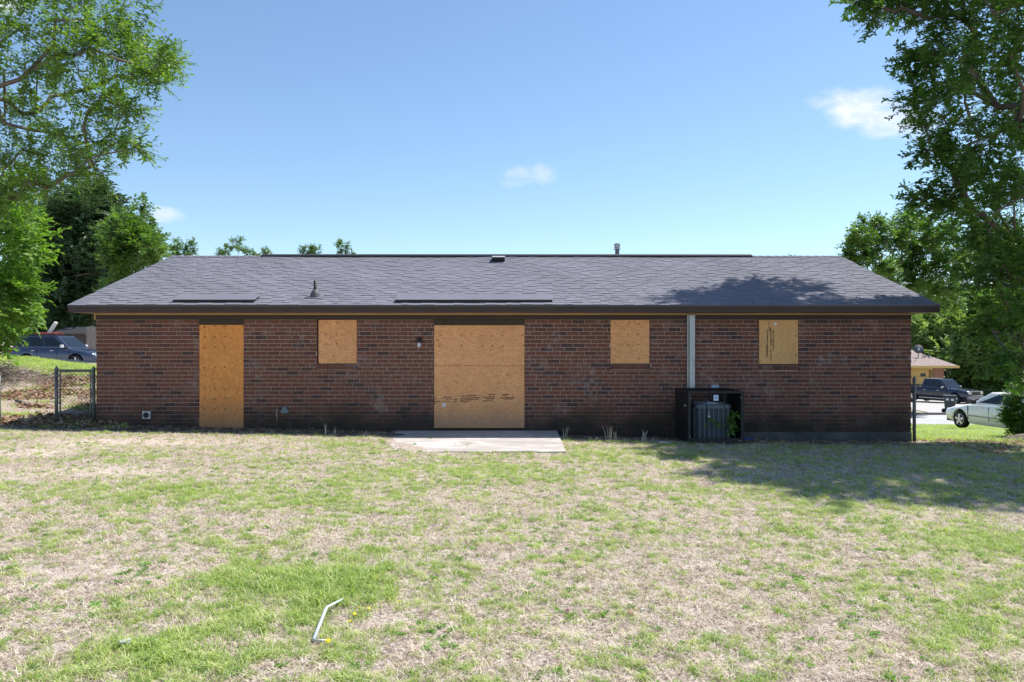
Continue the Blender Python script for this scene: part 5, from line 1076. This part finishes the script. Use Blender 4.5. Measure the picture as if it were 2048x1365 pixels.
# dead leaves and soil crumbs
LL = leaf_mat('leaf_litter', [(.30, .17, .10), (.42, .27, .18), (.20, .11, .07), (.52, .40, .30)], .1, .8, .2, (1, 1, 1))
def litter_src(n, r, l):
    mb = MB()
    for i in range(n):
        x, y = random.gauss(0, r), random.gauss(0, r); a = random.uniform(0, 6.28); d = Vector((math.cos(a), math.sin(a), random.gauss(0, .3)))*l*random.uniform(.6, 1.2); s = Vector((-math.sin(a), math.cos(a), random.gauss(0, .3)))*l*.3; c_ = Vector((x, y, random.uniform(0, .03)))
        mb.add([c_-d*.5, c_+s+Vector((0, 0, .01)), c_+d*.5, c_-s+Vector((0, 0, .01))], [(0, 1, 2, 3)])
    return mb
LP = [proto('leaf_litter_source', litter_src(9, .12, .09), LL), proto('leaf_litter_source', litter_src(7, .1, .12), LL)]
n = 5200; y = 14.3+9.0*RNG.random(n); x = -(.53+.33*RNG.random(n))*y; kk = fbm(x, y, 1.1, 55, 3) > .47; x, y = x[kk], y[kk]; n = len(x)
scatter('leaf_litter', np.stack([x, y, gz(x, y)+.01], -1), np.stack([RNG.normal(0, .2, n), RNG.normal(0, .2, n), RNG.random(n)*6.28], -1), .5+.6*RNG.random(n), LP, label='dead leaves and twigs covering the left bank', cat='leaf litter', kind='stuff')
n = 700; y = 12.8+2.9*RNG.random(n); x = 8.3+4.5*RNG.random(n)
scatter('shaded_leaf_litter', np.stack([x, y, gz(x, y)+.01], -1), np.stack([RNG.normal(0, .2, n), RNG.normal(0, .2, n), RNG.random(n)*6.28], -1), .35+.3*RNG.random(n), LP, label='dead leaves lying in the shade at the right of the house', cat='leaf litter', kind='stuff')
n = 420; x = XL+RNG.random(n)*16.0; y = 14.0+.7*RNG.random(n)**.7; kk = ~in_patio(x, y); x, y = x[kk], y[kk]; n = len(x)
scatter('wall_foot_debris', np.stack([x, y, gz(x, y)+.005], -1), np.stack([RNG.normal(0, .2, n), RNG.normal(0, .2, n), RNG.random(n)*6.28], -1), .25+.3*RNG.random(n), LP, label='dead leaves scattered along the foot of the brick wall', cat='leaf litter', kind='stuff')
# dry stalks at the foot of the wall
mb = MB()
for px, py, h in ((650, 872, .22), (671, 870, .15), (505, 880, .15), (1131, 880, .28), (1216, 884, .30), (1232, 884, .25), (1222, 886, .3), (1285, 885, .24), (1290, 884, .2), (1657, 880, .25), (730, 875, .1), (1190, 884, .1), (1010, 880, .1)):
    for k in range(3):
        x, y = gpt(px+random.gauss(0, 3), py); z = g1(x, y); l = random.gauss(0, .06); mb.tube([(x, y, z), (x+l*.4, y, z+h*.6), (x+l, y+random.gauss(0, .02), z+h*random.uniform(.7, 1.1))], [.003, .0025, .001], 4)
mb.build('dry_stalks', STRAW, label='thin dry stalks standing along the foot of the house', cat='weeds', kind='stuff', fix=False)
# brush pile on the bank
c_ = pw(20, 718, 21.5); z0 = g1(c_.x, c_.y); mb = MB()
for i in range(620):
    u = random.gauss(0, 1); x = c_.x+u*.75-.1; y = c_.y+random.gauss(0, .7); h = max(0, .62*math.exp(-((x-c_.x+.4)/.9)**2-((y-c_.y)/.8)**2)*random.random()); z = g1(x, y)+h
    a = random.uniform(0, 6.28); e = random.gauss(0, .3); L = random.uniform(.15, .7); d = Vector((math.cos(a), math.sin(a), e))*L/2; c0 = Vector((x, y, z+.03)); mb.tube([c0-d, c0+Vector((random.gauss(0, .02), random.gauss(0, .02), .02)), c0+d], [.010, .008, .004], 4)
mb.build('brush_pile', noisy('dead_twig', (.22, .18, .15), (.42, .36, .31), 9, .9, .3), label='heap of grey dead twigs on the left bank below the bright tree', cat='brush pile', kind='stuff', fix=False)
p1 = pw(33, 795, 16.5); mb = MB(); 
sx0, sy0 = gpt(32, 806); sx1, sy1 = gpt(58, 817); mb.tube([(sx0, sy0, g1(sx0, sy0)+.05), ((sx0+sx1)/2, (sy0+sy1)/2, g1((sx0+sx1)/2, (sy0+sy1)/2)+.07), (sx1, sy1, g1(sx1, sy1)+.04)], [.04, .035, .015], 7)
mb.build('fallen_branch', BARK, smooth=True, label='short dark fallen branch lying on the left bank', cat='branch')
# roots and mound under the shrub
q = MB(); N2 = 10; mx_, my_ = 11.25, 15.9
q.add([(mx_+.9*math.cos(6.283*k/N2)*w_, my_+.45*math.sin(6.283*k/N2)*w_, g1(mx_, my_)-.05+h+random.gauss(0, .02)) for w_, h in ((1, 0), (.7, .14), (.35, .22)) for k in range(N2)]+[(mx_, my_, g1(mx_, my_)+.2)],
      [(j*N2+k, j*N2+(k+1) % N2, (j+1)*N2+(k+1) % N2, (j+1)*N2+k) for j in range(2) for k in range(N2)]+[(2*N2+k, 2*N2+(k+1) % N2, 3*N2) for k in range(N2)])
q.build('stump', BARK, label='low dark stump in front of the shrub at the right edge', cat='stump', smooth=True)
